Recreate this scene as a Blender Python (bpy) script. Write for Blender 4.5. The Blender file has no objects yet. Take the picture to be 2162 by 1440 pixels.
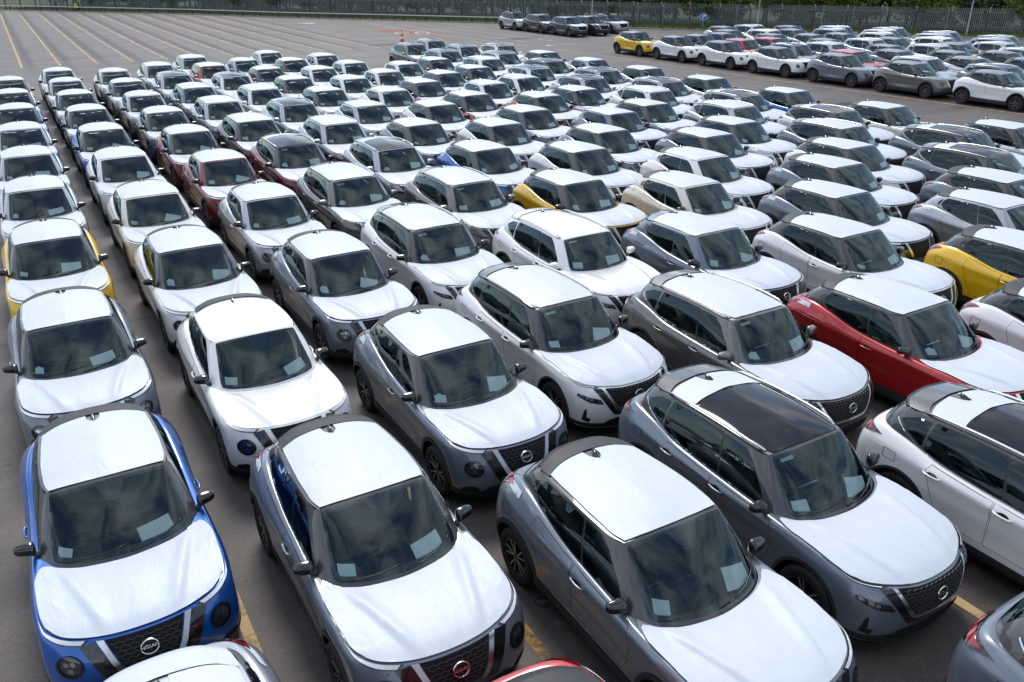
import bpy, bmesh, math, random
import numpy as np
from mathutils import Vector, Matrix, geometry

# ------------------------------------------------------------------ camera, sky, sun, exposure
scene = bpy.context.scene
COL = scene.collection
R = math.radians
CAM_H, CAM_F, CAM_PITCH, CAM_YAW = 6.5415, 1753.63, 24.8587, 30.4407
cam_data = bpy.data.cameras.new('camera')
cam_data.sensor_width = 36.0
cam_data.lens = CAM_F / 2162.0 * 36.0
cam_data.clip_start, cam_data.clip_end = 0.1, 3000.0
cam = bpy.data.objects.new('camera', cam_data)
COL.objects.link(cam)
cam.location = (0, 0, CAM_H)
cam.matrix_world = (Matrix.Translation((0, 0, CAM_H)) @ Matrix.Rotation(R(-CAM_YAW), 4, 'Z')
                    @ Matrix.Rotation(R(90 - CAM_PITCH), 4, 'X') @ Matrix.Rotation(R(-0.243), 4, 'Z'))
scene.camera = cam

SUN_EL, SUN_AZ = 50.0, 18.0       # azimuth measured clockwise from +Y
world = bpy.data.worlds.new('World')
scene.world = world
world.use_nodes = True
wn, wl = world.node_tree.nodes, world.node_tree.links
wn.clear()
w_out = wn.new('ShaderNodeOutputWorld')
w_bg = wn.new('ShaderNodeBackground')
w_bg.inputs['Strength'].default_value = 0.14
sky = wn.new('ShaderNodeTexSky')
sky.sky_type = 'NISHITA'
sky.sun_disc = False
sky.sun_elevation = R(SUN_EL)
sky.sun_rotation = R(SUN_AZ)
sky.altitude = 20
sky.air_density, sky.dust_density, sky.ozone_density = 1.0, 0.4, 1.0
# broken cloud cover, the same all over the dome
w_tc = wn.new('ShaderNodeTexCoord')
w_sep = wn.new('ShaderNodeSeparateXYZ')
wl.new(w_tc.outputs['Generated'], w_sep.inputs[0])
w_add = wn.new('ShaderNodeMath'); w_add.operation = 'ADD'; w_add.inputs[1].default_value = 0.22
w_abs = wn.new('ShaderNodeMath'); w_abs.operation = 'ABSOLUTE'
wl.new(w_sep.outputs['Z'], w_abs.inputs[0]); wl.new(w_abs.outputs[0], w_add.inputs[0])
w_dx = wn.new('ShaderNodeMath'); w_dx.operation = 'DIVIDE'
w_dy = wn.new('ShaderNodeMath'); w_dy.operation = 'DIVIDE'
wl.new(w_sep.outputs['X'], w_dx.inputs[0]); wl.new(w_add.outputs[0], w_dx.inputs[1])
wl.new(w_sep.outputs['Y'], w_dy.inputs[0]); wl.new(w_add.outputs[0], w_dy.inputs[1])
w_cmb = wn.new('ShaderNodeCombineXYZ')
wl.new(w_dx.outputs[0], w_cmb.inputs[0]); wl.new(w_dy.outputs[0], w_cmb.inputs[1])
w_n1 = wn.new('ShaderNodeTexNoise')
w_n1.inputs['Scale'].default_value = 2.6
w_n1.inputs['Detail'].default_value = 8
w_n1.inputs['Roughness'].default_value = 0.62
w_n1.inputs['Distortion'].default_value = 0.6
wl.new(w_cmb.outputs[0], w_n1.inputs['Vector'])
w_r1 = wn.new('ShaderNodeValToRGB')           # cloud cover
w_r1.color_ramp.elements[0].position = 0.40
w_r1.color_ramp.elements[1].position = 0.60
wl.new(w_n1.outputs[0], w_r1.inputs[0])
w_n2 = wn.new('ShaderNodeTexNoise')
w_n2.inputs['Scale'].default_value = 1.9
w_n2.inputs['Detail'].default_value = 6
wl.new(w_cmb.outputs[0], w_n2.inputs['Vector'])
w_r2 = wn.new('ShaderNodeValToRGB')           # cloud brightness
w_r2.color_ramp.elements[0].position = 0.30
w_r2.color_ramp.elements[0].color = (1.9, 2.15, 2.5, 1)
w_r2.color_ramp.elements[1].position = 0.72
w_r2.color_ramp.elements[1].color = (8.6, 8.8, 9.1, 1)
wl.new(w_n2.outputs[0], w_r2.inputs[0])
w_mix = wn.new('ShaderNodeMix'); w_mix.data_type = 'RGBA'
wl.new(w_r1.outputs[0], w_mix.inputs['Factor'])
wl.new(sky.outputs[0], w_mix.inputs[6])
wl.new(w_r2.outputs[0], w_mix.inputs[7])
wl.new(w_mix.outputs[2], w_bg.inputs['Color'])
wl.new(w_bg.outputs[0], w_out.inputs[0])

sun_data = bpy.data.lights.new('sun', 'SUN')
sun_data.energy = 1.5
sun_data.angle = R(18)
sun_data.color = (1.0, 0.96, 0.90)
sun = bpy.data.objects.new('sun', sun_data)
COL.objects.link(sun)
_a, _e = R(SUN_AZ), R(SUN_EL)
_d = Vector((math.sin(_a) * math.cos(_e), math.cos(_a) * math.cos(_e), math.sin(_e)))
sun.rotation_euler = (-_d).to_track_quat('-Z', 'Y').to_euler()

scene.view_settings.view_transform = 'Standard'
scene.view_settings.look = 'None'
scene.view_settings.exposure = 0.6
scene.view_settings.gamma = 1.0
scene.view_settings.use_curve_mapping = False
scene.render.engine = 'CYCLES'
scene.cycles.use_denoising = True
scene.cycles.max_bounces = 8
scene.cycles.transparent_max_bounces = 12
scene.cycles.caustics_reflective = False
scene.cycles.caustics_refractive = False

rnd = random.Random(7)

# ------------------------------------------------------------------ materials
MATS = {}
def new_mat(name):
    m = bpy.data.materials.new(name)
    m.use_nodes = True
    MATS[name] = m
    nt = m.node_tree
    return m, nt, nt.nodes['Principled BSDF'], nt.nodes['Material Output']

def pbr(name, col, rough=0.5, metal=0.0, coat=0.0, spec=0.5, emis=None, coat_rough=0.03):
    m, nt, b, o = new_mat(name)
    b.inputs['Base Color'].default_value = (*col, 1)
    b.inputs['Roughness'].default_value = rough
    b.inputs['Metallic'].default_value = metal
    b.inputs['Specular IOR Level'].default_value = spec
    b.inputs['Coat Weight'].default_value = coat
    b.inputs['Coat Roughness'].default_value = coat_rough
    return m

def paint(name, col, metal, rough=0.38):
    """car paint: metal flake under a clear coat, a little road dust on it"""
    m, nt, b, o = new_mat(name)
    n, l = nt.nodes, nt.links
    tc = n.new('ShaderNodeTexCoord')
    nz = n.new('ShaderNodeTexNoise'); nz.inputs['Scale'].default_value = 3.0; nz.inputs['Detail'].default_value = 5
    l.new(tc.outputs['Object'], nz.inputs['Vector'])
    mx = n.new('ShaderNodeMix'); mx.data_type = 'RGBA'
    mx.inputs[6].default_value = (*[c * 0.94 for c in col], 1)
    mx.inputs[7].default_value = (*[min(1, c * 1.04 + 0.004) for c in col], 1)
    l.new(nz.outputs[0], mx.inputs['Factor'])
    l.new(mx.outputs[2], b.inputs['Base Color'])
    b.inputs['Metallic'].default_value = metal
    b.inputs['Roughness'].default_value = rough
    b.inputs['Coat Weight'].default_value = 1.0
    rr = n.new('ShaderNodeMapRange')
    rr.inputs['To Min'].default_value = 0.02; rr.inputs['To Max'].default_value = 0.09
    l.new(nz.outputs[0], rr.inputs['Value'])
    l.new(rr.outputs[0], b.inputs['Coat Roughness'])
    return m

PAINTS = {
    'white': paint('paint_white', (0.84, 0.84, 0.83), 0.0, 0.35),
    'pearl': paint('paint_pearl', (0.70, 0.68, 0.64), 0.05, 0.35),
    'cream': paint('paint_cream', (0.74, 0.70, 0.60), 0.0, 0.35),
    'grey': paint('paint_grey', (0.165, 0.195, 0.235), 0.40, 0.36),
    'darksilver': paint('paint_dark_silver', (0.17, 0.165, 0.16), 0.6, 0.36),
    'silver': paint('paint_silver', (0.42, 0.44, 0.47), 0.6, 0.36),
    'dark': paint('paint_dark_grey', (0.045, 0.047, 0.055), 0.4, 0.35),
    'black': paint('paint_black', (0.012, 0.012, 0.014), 0.2, 0.3),
    'blue': paint('paint_blue', (0.001, 0.095, 0.42), 0.45, 0.33),
    'red': paint('paint_red', (0.42, 0.012, 0.014), 0.3, 0.34),
    'wine': paint('paint_wine_red', (0.20, 0.010, 0.016), 0.35, 0.34),
    'darkred': paint('paint_dark_red', (0.11, 0.022, 0.030), 0.4, 0.36),
    'yellow': paint('paint_yellow', (0.80, 0.47, 0.006), 0.1, 0.36),
    'teal': paint('paint_teal', (0.020, 0.050, 0.062), 0.4, 0.35),
}
M_ROOFBLACK = paint('paint_roof_black', (0.050, 0.051, 0.055), 0.1, 0.40)

def film_mat(name, col):
    m, nt, b, o = new_mat(name)
    n, l = nt.nodes, nt.links
    tc = n.new('ShaderNodeTexCoord')
    oi = n.new('ShaderNodeObjectInfo')
    va = n.new('ShaderNodeVectorMath'); va.operation = 'SCALE'
    l.new(oi.outputs['Location'], va.inputs[0]); va.inputs['Scale'].default_value = 3.7
    vb = n.new('ShaderNodeVectorMath'); vb.operation = 'ADD'
    l.new(tc.outputs['Object'], vb.inputs[0]); l.new(va.outputs[0], vb.inputs[1])
    mp = n.new('ShaderNodeMapping'); mp.inputs['Scale'].default_value = (1.2, 3.0, 1.0)
    l.new(vb.outputs[0], mp.inputs['Vector'])
    nz = n.new('ShaderNodeTexNoise'); nz.inputs['Scale'].default_value = 2.4; nz.inputs['Detail'].default_value = 4
    nz.inputs['Distortion'].default_value = 1.2
    l.new(mp.outputs[0], nz.inputs['Vector'])
    vo = n.new('ShaderNodeTexVoronoi'); vo.feature = 'DISTANCE_TO_EDGE'; vo.inputs['Scale'].default_value = 1.5
    l.new(mp.outputs[0], vo.inputs['Vector'])
    vr = n.new('ShaderNodeMapRange'); vr.inputs['From Max'].default_value = 0.05
    l.new(vo.outputs['Distance'], vr.inputs['Value'])
    ad = n.new('ShaderNodeMath'); ad.operation = 'MULTIPLY_ADD'
    l.new(vr.outputs[0], ad.inputs[0]); ad.inputs[1].default_value = 0.12; l.new(nz.outputs[0], ad.inputs[2])
    bp = n.new('ShaderNodeBump'); bp.inputs['Strength'].default_value = 0.30; bp.inputs['Distance'].default_value = 0.02
    l.new(ad.outputs[0], bp.inputs['Height'])
    l.new(bp.outputs[0], b.inputs['Normal'])
    mx = n.new('ShaderNodeMix'); mx.data_type = 'RGBA'
    mx.inputs[6].default_value = (*[c * 0.90 for c in col], 1); mx.inputs[7].default_value = (*col, 1)
    l.new(nz.outputs[0], mx.inputs['Factor'])
    l.new(mx.outputs[2], b.inputs['Base Color'])
    b.inputs['Roughness'].default_value = 0.47
    b.inputs['Specular IOR Level'].default_value = 0.45
    return m
M_FILM = film_mat('protective_film', (0.63, 0.675, 0.73))

def glass_mat(name, tint, gloss_min=0.03):
    m, nt, b, o = new_mat(name)
    n, l = nt.nodes, nt.links
    n.remove(b)
    tr = n.new('ShaderNodeBsdfTransparent'); tr.inputs[0].default_value = (*tint, 1)
    gl = n.new('ShaderNodeBsdfGlossy'); gl.inputs['Roughness'].default_value = 0.015
    gl.inputs['Color'].default_value = (0.74, 0.95, 1.0, 1)   # solar coating
    fr = n.new('ShaderNodeFresnel'); fr.inputs['IOR'].default_value = 1.60   # both faces of the pane
    mx = n.new('ShaderNodeMixShader')
    l.new(fr.outputs[0], mx.inputs[0]); l.new(tr.outputs[0], mx.inputs[1]); l.new(gl.outputs[0], mx.inputs[2])
    l.new(mx.outputs[0], o.inputs['Surface'])
    return m
M_GLASS = glass_mat('windscreen_glass', (0.82, 0.95, 0.95))
M_GLASS_F = glass_mat('side_glass', (0.48, 0.58, 0.59))
M_GLASS_R = glass_mat('privacy_glass', (0.10, 0.12, 0.13))
M_PANO = pbr('panoramic_glass', (0.004, 0.005, 0.006), 0.05, 0, 0.0, 0.45)
M_FRIT = pbr('windscreen_border_black', (0.012, 0.012, 0.013), 0.25)
M_PLASTIC = pbr('cladding_plastic', (0.030, 0.031, 0.033), 0.55)
M_GLOSSBLK = pbr('gloss_black_trim', (0.010, 0.010, 0.011), 0.12, 0, 0.6)
M_UNDER = pbr('underbody_black', (0.006, 0.006, 0.006), 0.9)
M_CHROME = pbr('chrome_trim', (0.72, 0.74, 0.76), 0.24, 1.0)
M_SATIN = pbr('satin_silver_rail', (0.70, 0.71, 0.73), 0.28, 1.0)
M_LAMPW = pbr('running_light_lens', (0.82, 0.84, 0.86), 0.15, 0.0, 0.8)
M_LAMPD = pbr('headlight_lens', (0.018, 0.021, 0.026), 0.05, 0.0, 1.0, 0.8)
M_LAMPR = pbr('headlight_reflector', (0.45, 0.47, 0.50), 0.15, 1.0)
M_TAIL = pbr('tail_light_red', (0.30, 0.010, 0.014), 0.10, 0.0, 1.0)
M_TAILD = pbr('tail_light_dark', (0.035, 0.006, 0.008), 0.08, 0.0, 1.0)
M_RUBBER = pbr('tyre_rubber', (0.016, 0.016, 0.017), 0.75)
M_ALLOYD = pbr('alloy_dark', (0.030, 0.031, 0.033), 0.35, 0.3)
M_ALLOY = pbr('alloy_machined', (0.42, 0.42, 0.43), 0.25, 0.9)
M_DASH = pbr('dashboard_plastic', (0.012, 0.013, 0.014), 0.6)
M_SEAT = pbr('seat_fabric', (0.022, 0.023, 0.025), 0.85)
M_LINER = pbr('headliner', (0.10, 0.10, 0.10), 0.9)
M_MIRRORG = pbr('mirror_glass', (0.7, 0.72, 0.74), 0.02, 1.0)
M_SENSOR = pbr('sensor_housing', (0.035, 0.035, 0.036), 0.5)
M_TAG = pbr('visor_label', (0.62, 0.66, 0.60), 0.6)

def paper_mat():
    m, nt, b, o = new_mat('printed_paper')
    n, l = nt.nodes, nt.links
    tc = n.new('ShaderNodeTexCoord')
    br = n.new('ShaderNodeTexBrick')
    br.inputs['Color1'].default_value = (0.93, 0.95, 0.93, 1); br.inputs['Color2'].default_value = (0.91, 0.93, 0.91, 1)
    br.inputs['Mortar'].default_value = (0.46, 0.50, 0.50, 1)
    br.inputs['Scale'].default_value = 18; br.inputs['Mortar Size'].default_value = 0.012
    l.new(tc.outputs['Object'], br.inputs['Vector'])
    l.new(br.outputs[0], b.inputs['Base Color'])
    b.inputs['Roughness'].default_value = 0.8
    return m
M_PAPER = paper_mat()

# ------------------------------------------------------------------ mesh helpers
def mesh_of(name, verts, faces, mat, smooth=True):
    me = bpy.data.meshes.new(name)
    me.from_pydata([tuple(map(float, v)) for v in verts], [], [tuple(map(int, f)) for f in faces])
    mats = mat if isinstance(mat, (list, tuple)) else [mat]
    for m in mats:
        me.materials.append(m)
    if smooth and len(me.polygons):
        me.polygons.foreach_set('use_smooth', [True] * len(me.polygons))
    me.update()
    return me

def bm_mesh(name, bm, mat, smooth=True):
    me = bpy.data.meshes.new(name)
    bm.to_mesh(me); bm.free()
    mats = mat if isinstance(mat, (list, tuple)) else [mat]
    for m in mats:
        me.materials.append(m)
    if smooth:
        me.polygons.foreach_set('use_smooth', [True] * len(me.polygons))
    me.update()
    return me

def obj(name, me, parent=None, loc=(0, 0, 0), rot=(0, 0, 0)):
    o = bpy.data.objects.new(name, me)
    COL.objects.link(o)
    o.location = loc; o.rotation_euler = rot
    if parent is not None:
        o.parent = parent
    return o

def tag(o, label=None, cat=None, group=None, kind=None):
    if label: o['label'] = label
    if cat: o['category'] = cat
    if group: o['group'] = group
    if kind: o['kind'] = kind
    return o

def box_vf(x0, x1, y0, y1, z0, z1):
    v = [(x0, y0, z0), (x1, y0, z0), (x1, y1, z0), (x0, y1, z0), (x0, y0, z1), (x1, y0, z1), (x1, y1, z1), (x0, y1, z1)]
    f = [(0, 3, 2, 1), (4, 5, 6, 7), (0, 1, 5, 4), (1, 2, 6, 5), (2, 3, 7, 6), (3, 0, 4, 7)]
    return v, f

def join(*parts):
    V, F = [], []
    for v, f in parts:
        k = len(V)
        V += [tuple(p) for p in v]
        F += [tuple(i + k for i in t) for t in f]
    return V, F

def rbox(x0, x1, y0, y1, z0, z1, r, seg=2):
    """rounded box as a bmesh"""
    bm = bmesh.new()
    bmesh.ops.create_cube(bm, size=1.0)
    for v in bm.verts:
        v.co = ((x0 + x1) / 2 + v.co.x * (x1 - x0), (y0 + y1) / 2 + v.co.y * (y1 - y0), (z0 + z1) / 2 + v.co.z * (z1 - z0))
    bmesh.ops.bevel(bm, geom=bm.edges[:], offset=r, segments=seg, affect='EDGES', profile=0.6)
    return bm

def bm_vf(bm):
    bm.verts.index_update()
    v = [tuple(p.co) for p in bm.verts]
    f = [tuple(p.index for p in q.verts) for q in bm.faces]
    bm.free()
    return v, f

def tube(path, r, n=6, r_end=None, cap=True):
    """swept tube along a polyline"""
    P = [Vector(p) for p in path]
    V, F = [], []
    for i, p in enumerate(P):
        t = (P[min(i + 1, len(P) - 1)] - P[max(i - 1, 0)]).normalized()
        a = Vector((0, 0, 1)) if abs(t.z) < 0.9 else Vector((1, 0, 0))
        s = t.cross(a).normalized(); q = s.cross(t)
        rr = r if r_end is None else r + (r_end - r) * i / (len(P) - 1)
        if not isinstance(rr, (tuple, list)): rr = (rr, rr)
        for k in range(n):
            an = 2 * math.pi * k / n
            V.append(tuple(p + s * (math.cos(an) * rr[0]) + q * (math.sin(an) * rr[1])))
    m = len(P)
    for i in range(m - 1):
        for k in range(n):
            a, b = i * n + k, i * n + (k + 1) % n
            F.append((a, b, b + n, a + n))
    if cap:
        F.append(tuple(range(n - 1, -1, -1))); F.append(tuple(range((m - 1) * n, m * n)))
    return V, F

def lathe_y(profile, n=28):
    """profile of (radius, y) turned round the y axis"""
    V, F = [], []
    for r_, y in profile:
        for k in range(n):
            a = 2 * math.pi * k / n
            V.append((r_ * math.cos(a), y, r_ * math.sin(a)))
    for i in range(len(profile) - 1):
        for k in range(n):
            a, b = i * n + k, i * n + (k + 1) % n
            F.append((a, b, b + n, a + n))
    return V, F

# ------------------------------------------------------------------ curved panels cut from a surface
def cr_w(t):
    t2, t3 = t * t, t * t * t
    return np.stack([-0.5 * t + t2 - 0.5 * t3, 1 - 2.5 * t2 + 1.5 * t3, 0.5 * t + 2 * t2 - 1.5 * t3, -0.5 * t2 + 0.5 * t3], -1)

class Surf:
    """half of a symmetric body surface: control points [u][v], u from the centre line round to the centre line"""
    def __init__(s, G, sym0=True, sym1=True, post=None):
        G = np.array(G, float)
        s.nu, s.nv = G.shape[0], G.shape[1]
        mir = np.array([1, -1, 1.0])
        a = G[1] * mir if sym0 else 2 * G[0] - G[1]
        b = G[-2] * mir if sym1 else 2 * G[-1] - G[-2]
        G = np.concatenate([a[None], G, b[None]], 0)
        c = 2 * G[:, :1] - G[:, 1:2]; d = 2 * G[:, -1:] - G[:, -2:-1]
        s.G = np.concatenate([c, G, d], 1)
        s.post = post
        s._tab = None
    def ev(s, u, v):
        u = np.clip(np.asarray(u, float), 0, s.nu - 1); v = np.clip(np.asarray(v, float), 0, s.nv - 1)
        i = np.minimum(u.astype(int), s.nu - 2); j = np.minimum(v.astype(int), s.nv - 2)
        wu, wv = cr_w(u - i), cr_w(v - j)
        out = np.zeros(u.shape + (3,))
        for a in range(4):
            for b in range(4):
                out += (wu[..., a] * wv[..., b])[..., None] * s.G[i + a, j + b]
        if s.post is not None:
            out = s.post(out)
        return out
    def nrm(s, u, v):
        e = 0.01
        du = s.ev(u + e, v) - s.ev(u - e, v); dv = s.ev(u, v + e) - s.ev(u, v - e)
        n = np.cross(du, dv)
        n /= np.linalg.norm(n, axis=-1, keepdims=True) + 1e-12
        p = s.ev(u, v)
        c = p - np.array([0.05, 0, 0.62])
        sg = np.sign((n * c).sum(-1).mean()) if n.ndim > 1 else np.sign((n * c).sum())
        return n * (sg if sg != 0 else 1)
    def inv(s, kind, pts, ur=None, vr=None):
        """(u, v) of points given in side (x,z), front (y,z) or top (x,y) view"""
        ax = {'side': (0, 2), 'front': (1, 2), 'top': (0, 1)}[kind]
        u0, u1 = ur or (0, s.nu - 1); v0, v1 = vr or (0, s.nv - 1)
        U, V = np.meshgrid(np.linspace(u0, u1, 260), np.linspace(v0, v1, 120), indexing='ij')
        T = s.ev(U, V)[..., ax].reshape(-1, 2)
        U, V = U.ravel(), V.ravel()
        out = []
        for q in pts:
            q = np.array(q, float)
            k = np.argmin(((T - q) ** 2).sum(1))
            u, v = U[k], V[k]
            for _ in range(5):
                p = s.ev(np.array(u), np.array(v))[list(ax)]
                e = 1e-3
                J = np.stack([(s.ev(np.array(u + e), np.array(v))[list(ax)] - p) / e, (s.ev(np.array(u), np.array(v + e))[list(ax)] - p) / e], 1)
                try:
                    d = np.linalg.solve(J, q - p)
                except np.linalg.LinAlgError:
                    break
                d = np.clip(d, -0.15, 0.15)
                u = min(max(u + d[0], u0), u1); v = min(max(v + d[1], v0), v1)
            out.append((u, v))
        return out

def inside(poly, P):
    poly = np.asarray(poly); x, y = P[:, 0], P[:, 1]
    r = np.zeros(len(P), bool)
    x1, y1 = poly[:, 0], poly[:, 1]
    x2, y2 = np.roll(x1, -1), np.roll(y1, -1)
    for a, b, c, d in zip(x1, y1, x2, y2):
        if b == d: continue
        m = ((b > y) != (d > y)) & (x < (c - a) * (y - b) / (d - b) + a)
        r ^= m
    return r

def dense(poly, step):
    out = []
    n = len(poly)
    for i in range(n):
        a, b = np.array(poly[i], float), np.array(poly[(i + 1) % n], float)
        k = max(1, int(math.ceil(np.linalg.norm(b - a) / step)))
        for j in range(k):
            out.append(tuple(a + (b - a) * j / k))
    return out

def rounded(poly, r, n=4):
    """round the corners of a 2-D polygon"""
    out = []
    m = len(poly)
    for i in range(m):
        p0, p, p1 = (np.array(poly[(i + k) % m], float) for k in (-1, 0, 1))
        a, b = p0 - p, p1 - p
        la, lb = np.linalg.norm(a), np.linalg.norm(b)
        q = min(r, la * 0.45, lb * 0.45)
        A, B = p + a / la * q, p + b / lb * q
        for k in range(n + 1):
            t = k / n
            out.append(tuple((1 - t) ** 2 * A + 2 * t * (1 - t) * p + t * t * B))
    return out

def patch(S, inc, exc=(), step=0.05, off=0.0, flip=False, both=False):
    """triangulated piece of surface S: inside any polygon of inc and none of exc, all in (u, v)"""
    sc_pts = np.array([p for q in inc for p in q])
    um, vm = np.array([sc_pts[:, 0].mean()]), np.array([sc_pts[:, 1].mean()])
    U, V = np.meshgrid(np.linspace(sc_pts[:, 0].min(), sc_pts[:, 0].max(), 9), np.linspace(sc_pts[:, 1].min(), sc_pts[:, 1].max(), 9))
    e = 0.02
    su = np.linalg.norm(S.ev(U + e, V) - S.ev(U - e, V), axis=-1).mean() / (2 * e) + 1e-6
    sv = np.linalg.norm(S.ev(U, V + e) - S.ev(U, V - e), axis=-1).mean() / (2 * e) + 1e-6
    K = np.array([su, sv])
    verts, edges = [], []
    for q in list(inc) + list(exc):
        d = dense([tuple(np.array(p) * K) for p in q], step)
        k = len(verts)
        verts += d
        edges += [(k + i, k + (i + 1) % len(d)) for i in range(len(d))]
    B = np.array(verts)
    lo, hi = (sc_pts * K).min(0), (sc_pts * K).max(0)
    nx, ny = max(1, int(round((hi[0] - lo[0]) / step))), max(1, int(round((hi[1] - lo[1]) / step)))
    gx, gy = np.meshgrid(np.linspace(lo[0], hi[0], nx + 1)[1:-1] if nx > 1 else np.array([]), np.linspace(lo[1], hi[1], ny + 1)[1:-1] if ny > 1 else np.array([]))
    Gp = np.stack([gx.ravel(), gy.ravel()], 1)
    def keep(P):
        r = np.zeros(len(P), bool)
        for q in inc: r |= inside(np.array(q) * K, P)
        for q in exc: r &= ~inside(np.array(q) * K, P)
        return r
    if len(Gp):
        Gp = Gp[keep(Gp)]
    if len(Gp):
        dmin = np.full(len(Gp), 9.0)
        for i in range(0, len(B), 200):
            dmin = np.minimum(dmin, np.sqrt(((Gp[:, None] - B[None, i:i + 200]) ** 2).sum(-1)).min(1))
        Gp = Gp[dmin > step * 0.45]
    allv = [Vector((float(a), float(b))) for a, b in list(map(tuple, B)) + list(map(tuple, Gp))]
    rv, re, rf, *_ = geometry.delaunay_2d_cdt(allv, edges, [], 0, 1e-6)
    P = np.array([(a.x, a.y) for a in rv])
    F = np.array([f for f in rf if len(f) == 3])
    F = F[keep(P[F].mean(1))]
    used = np.unique(F)
    remap = -np.ones(len(P), int); remap[used] = np.arange(len(used))
    F = remap[F]; P = P[used] / K
    X = S.ev(P[:, 0], P[:, 1])
    N = S.nrm(P[:, 0], P[:, 1])
    Y = X + N * off
    edge = (P[:, 0] < 1e-6) | (P[:, 0] > S.nu - 1 - 1e-6)
    if both:
        Y[edge & (np.abs(X[:, 1]) < 2e-3), 1] = 0
    # orient outwards
    fn = np.cross(Y[F[:, 1]] - Y[F[:, 0]], Y[F[:, 2]] - Y[F[:, 0]])
    s_ = (fn * N[F[:, 0]]).sum(1)
    bad = s_ < 0
    F[bad] = F[bad][:, ::-1]
    if flip: F = F[:, ::-1]
    if both:
        m = len(Y)
        Y2 = Y * np.array([1, -1, 1])
        F2 = F[:, ::-1] + m
        on = np.abs(Y[:, 1]) < 1e-9
        mp = np.arange(2 * m); mp[m:][on] = np.arange(m)[on]
        F = np.concatenate([F, mp[F2]], 0)
        Y = np.concatenate([Y, Y2], 0)
        used = np.unique(F); rm = -np.ones(len(Y), int); rm[used] = np.arange(len(used))
        F = rm[F]; Y = Y[used]
    return Y.tolist(), F.tolist()

def mirror_vf(vf):
    v, f = vf
    return [(p[0], -p[1], p[2]) for p in v], [tuple(reversed(q)) for q in f]
# ------------------------------------------------------------------ the two kinds of car: control tables
def T3(s):
    return [tuple(float(c) for c in q.split(',')) for q in s.split()]

SMALL = dict(
    shoulder=[(-1.9, 1.02), (-1.5, 1.03), (-.9, .975), (0, .915), (1.0, .905), (1.75, .87)],
    wb=1.318, hub=0.345, arch=0.405, ring=0.462, rim=0.232,
    lower=[
        T3('2.06,0,.20 2.04,.32,.20 1.93,.60,.20 1.80,.74,.20 1.66,.80,.20 1.318,.82,.20 .92,.82,.20 .45,.82,.20 0,.82,.20 -.45,.82,.20 -.92,.82,.20 -1.318,.82,.22 -1.62,.80,.26 -1.78,.70,.28 -1.88,.42,.28 -1.90,0,.28'),
        T3('2.13,0,.26 2.11,.33,.26 2.00,.64,.27 1.86,.80,.28 1.70,.855,.29 1.318,.87,.28 .92,.855,.26 .45,.85,.25 0,.85,.25 -.45,.85,.25 -.92,.86,.26 -1.318,.88,.28 -1.66,.86,.34 -1.84,.75,.36 -1.95,.45,.37 -1.97,0,.37'),
        T3('2.17,0,.40 2.15,.34,.40 2.05,.66,.40 1.90,.825,.40 1.72,.88,.41 1.318,.89,.42 .92,.875,.40 .45,.862,.39 0,.862,.39 -.45,.866,.39 -.92,.88,.41 -1.318,.90,.43 -1.68,.88,.46 -1.88,.77,.48 -1.99,.46,.49 -2.015,0,.49'),
        T3('2.19,0,.55 2.17,.34,.55 2.06,.67,.56 1.91,.83,.56 1.74,.885,.57 1.318,.90,.60 .92,.88,.57 .45,.850,.55 0,.843,.55 -.45,.856,.56 -.92,.892,.58 -1.318,.91,.62 -1.69,.885,.62 -1.89,.775,.63 -2.00,.46,.64 -2.025,0,.64'),
        T3('2.185,0,.70 2.16,.33,.70 2.03,.67,.71 1.88,.825,.72 1.73,.88,.74 1.318,.905,.78 .92,.888,.74 .45,.868,.72 0,.862,.72 -.45,.872,.74 -.92,.90,.78 -1.318,.907,.82 -1.69,.87,.82 -1.88,.76,.82 -1.98,.46,.83 -2.00,0,.83'),
        T3('2.12,0,.84 2.09,.32,.845 1.97,.65,.855 1.83,.805,.87 1.68,.865,.89 1.318,.888,.92 .92,.887,.90 .45,.876,.89 0,.875,.90 -.45,.880,.93 -.92,.888,.98 -1.318,.87,1.02 -1.67,.82,1.02 -1.86,.72,1.00 -1.955,.44,.985 -1.975,0,.985'),
        T3('2.07,0,.91 2.045,.30,.913 1.93,.61,.922 1.78,.770,.937 1.63,.825,.957 1.318,.852,.985 .92,.848,.985 .45,.838,.99 0,.822,1.01 -.45,.815,1.055 -.92,.795,1.15 -1.318,.75,1.20 -1.60,.69,1.17 -1.79,.60,1.125 -1.88,.40,1.095 -1.90,0,1.085'),
    ],
    gb=T3('1.00,0,.955 .97,.30,.96 .88,.56,.968 .75,.70,.978 .60,.775,.985 .25,.785,1.00 -.15,.785,1.02 -.55,.775,1.075 -.92,.750,1.165 -1.25,.70,1.215 -1.56,.63,1.185 -1.74,.47,1.14 -1.815,.25,1.115 -1.83,0,1.105'),
    gt=T3('.27,0,1.520 .265,.25,1.517 .255,.47,1.506 .235,.585,1.488 .12,.622,1.476 -.10,.638,1.484 -.30,.640,1.486 -.62,.630,1.478 -.92,.612,1.464 -1.15,.592,1.450 -1.30,.555,1.44 -1.38,.38,1.485 -1.415,.2,1.507 -1.42,0,1.512'),
    roofc=[(.27, 1.515), (.06, 1.553), (-.2, 1.574), (-.5, 1.582), (-.8, 1.577), (-1.1, 1.555), (-1.42, 1.512)],
    bonc=[(1.012, .962), (1.25, .988), (1.5, 1.000), (1.75, .987), (1.94, .958), (2.065, .913)],
    crease=((.90, .62), (2.05, .30), .034, .035),
    seat_x=-.12, dash=(.42, .98),
)
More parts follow.
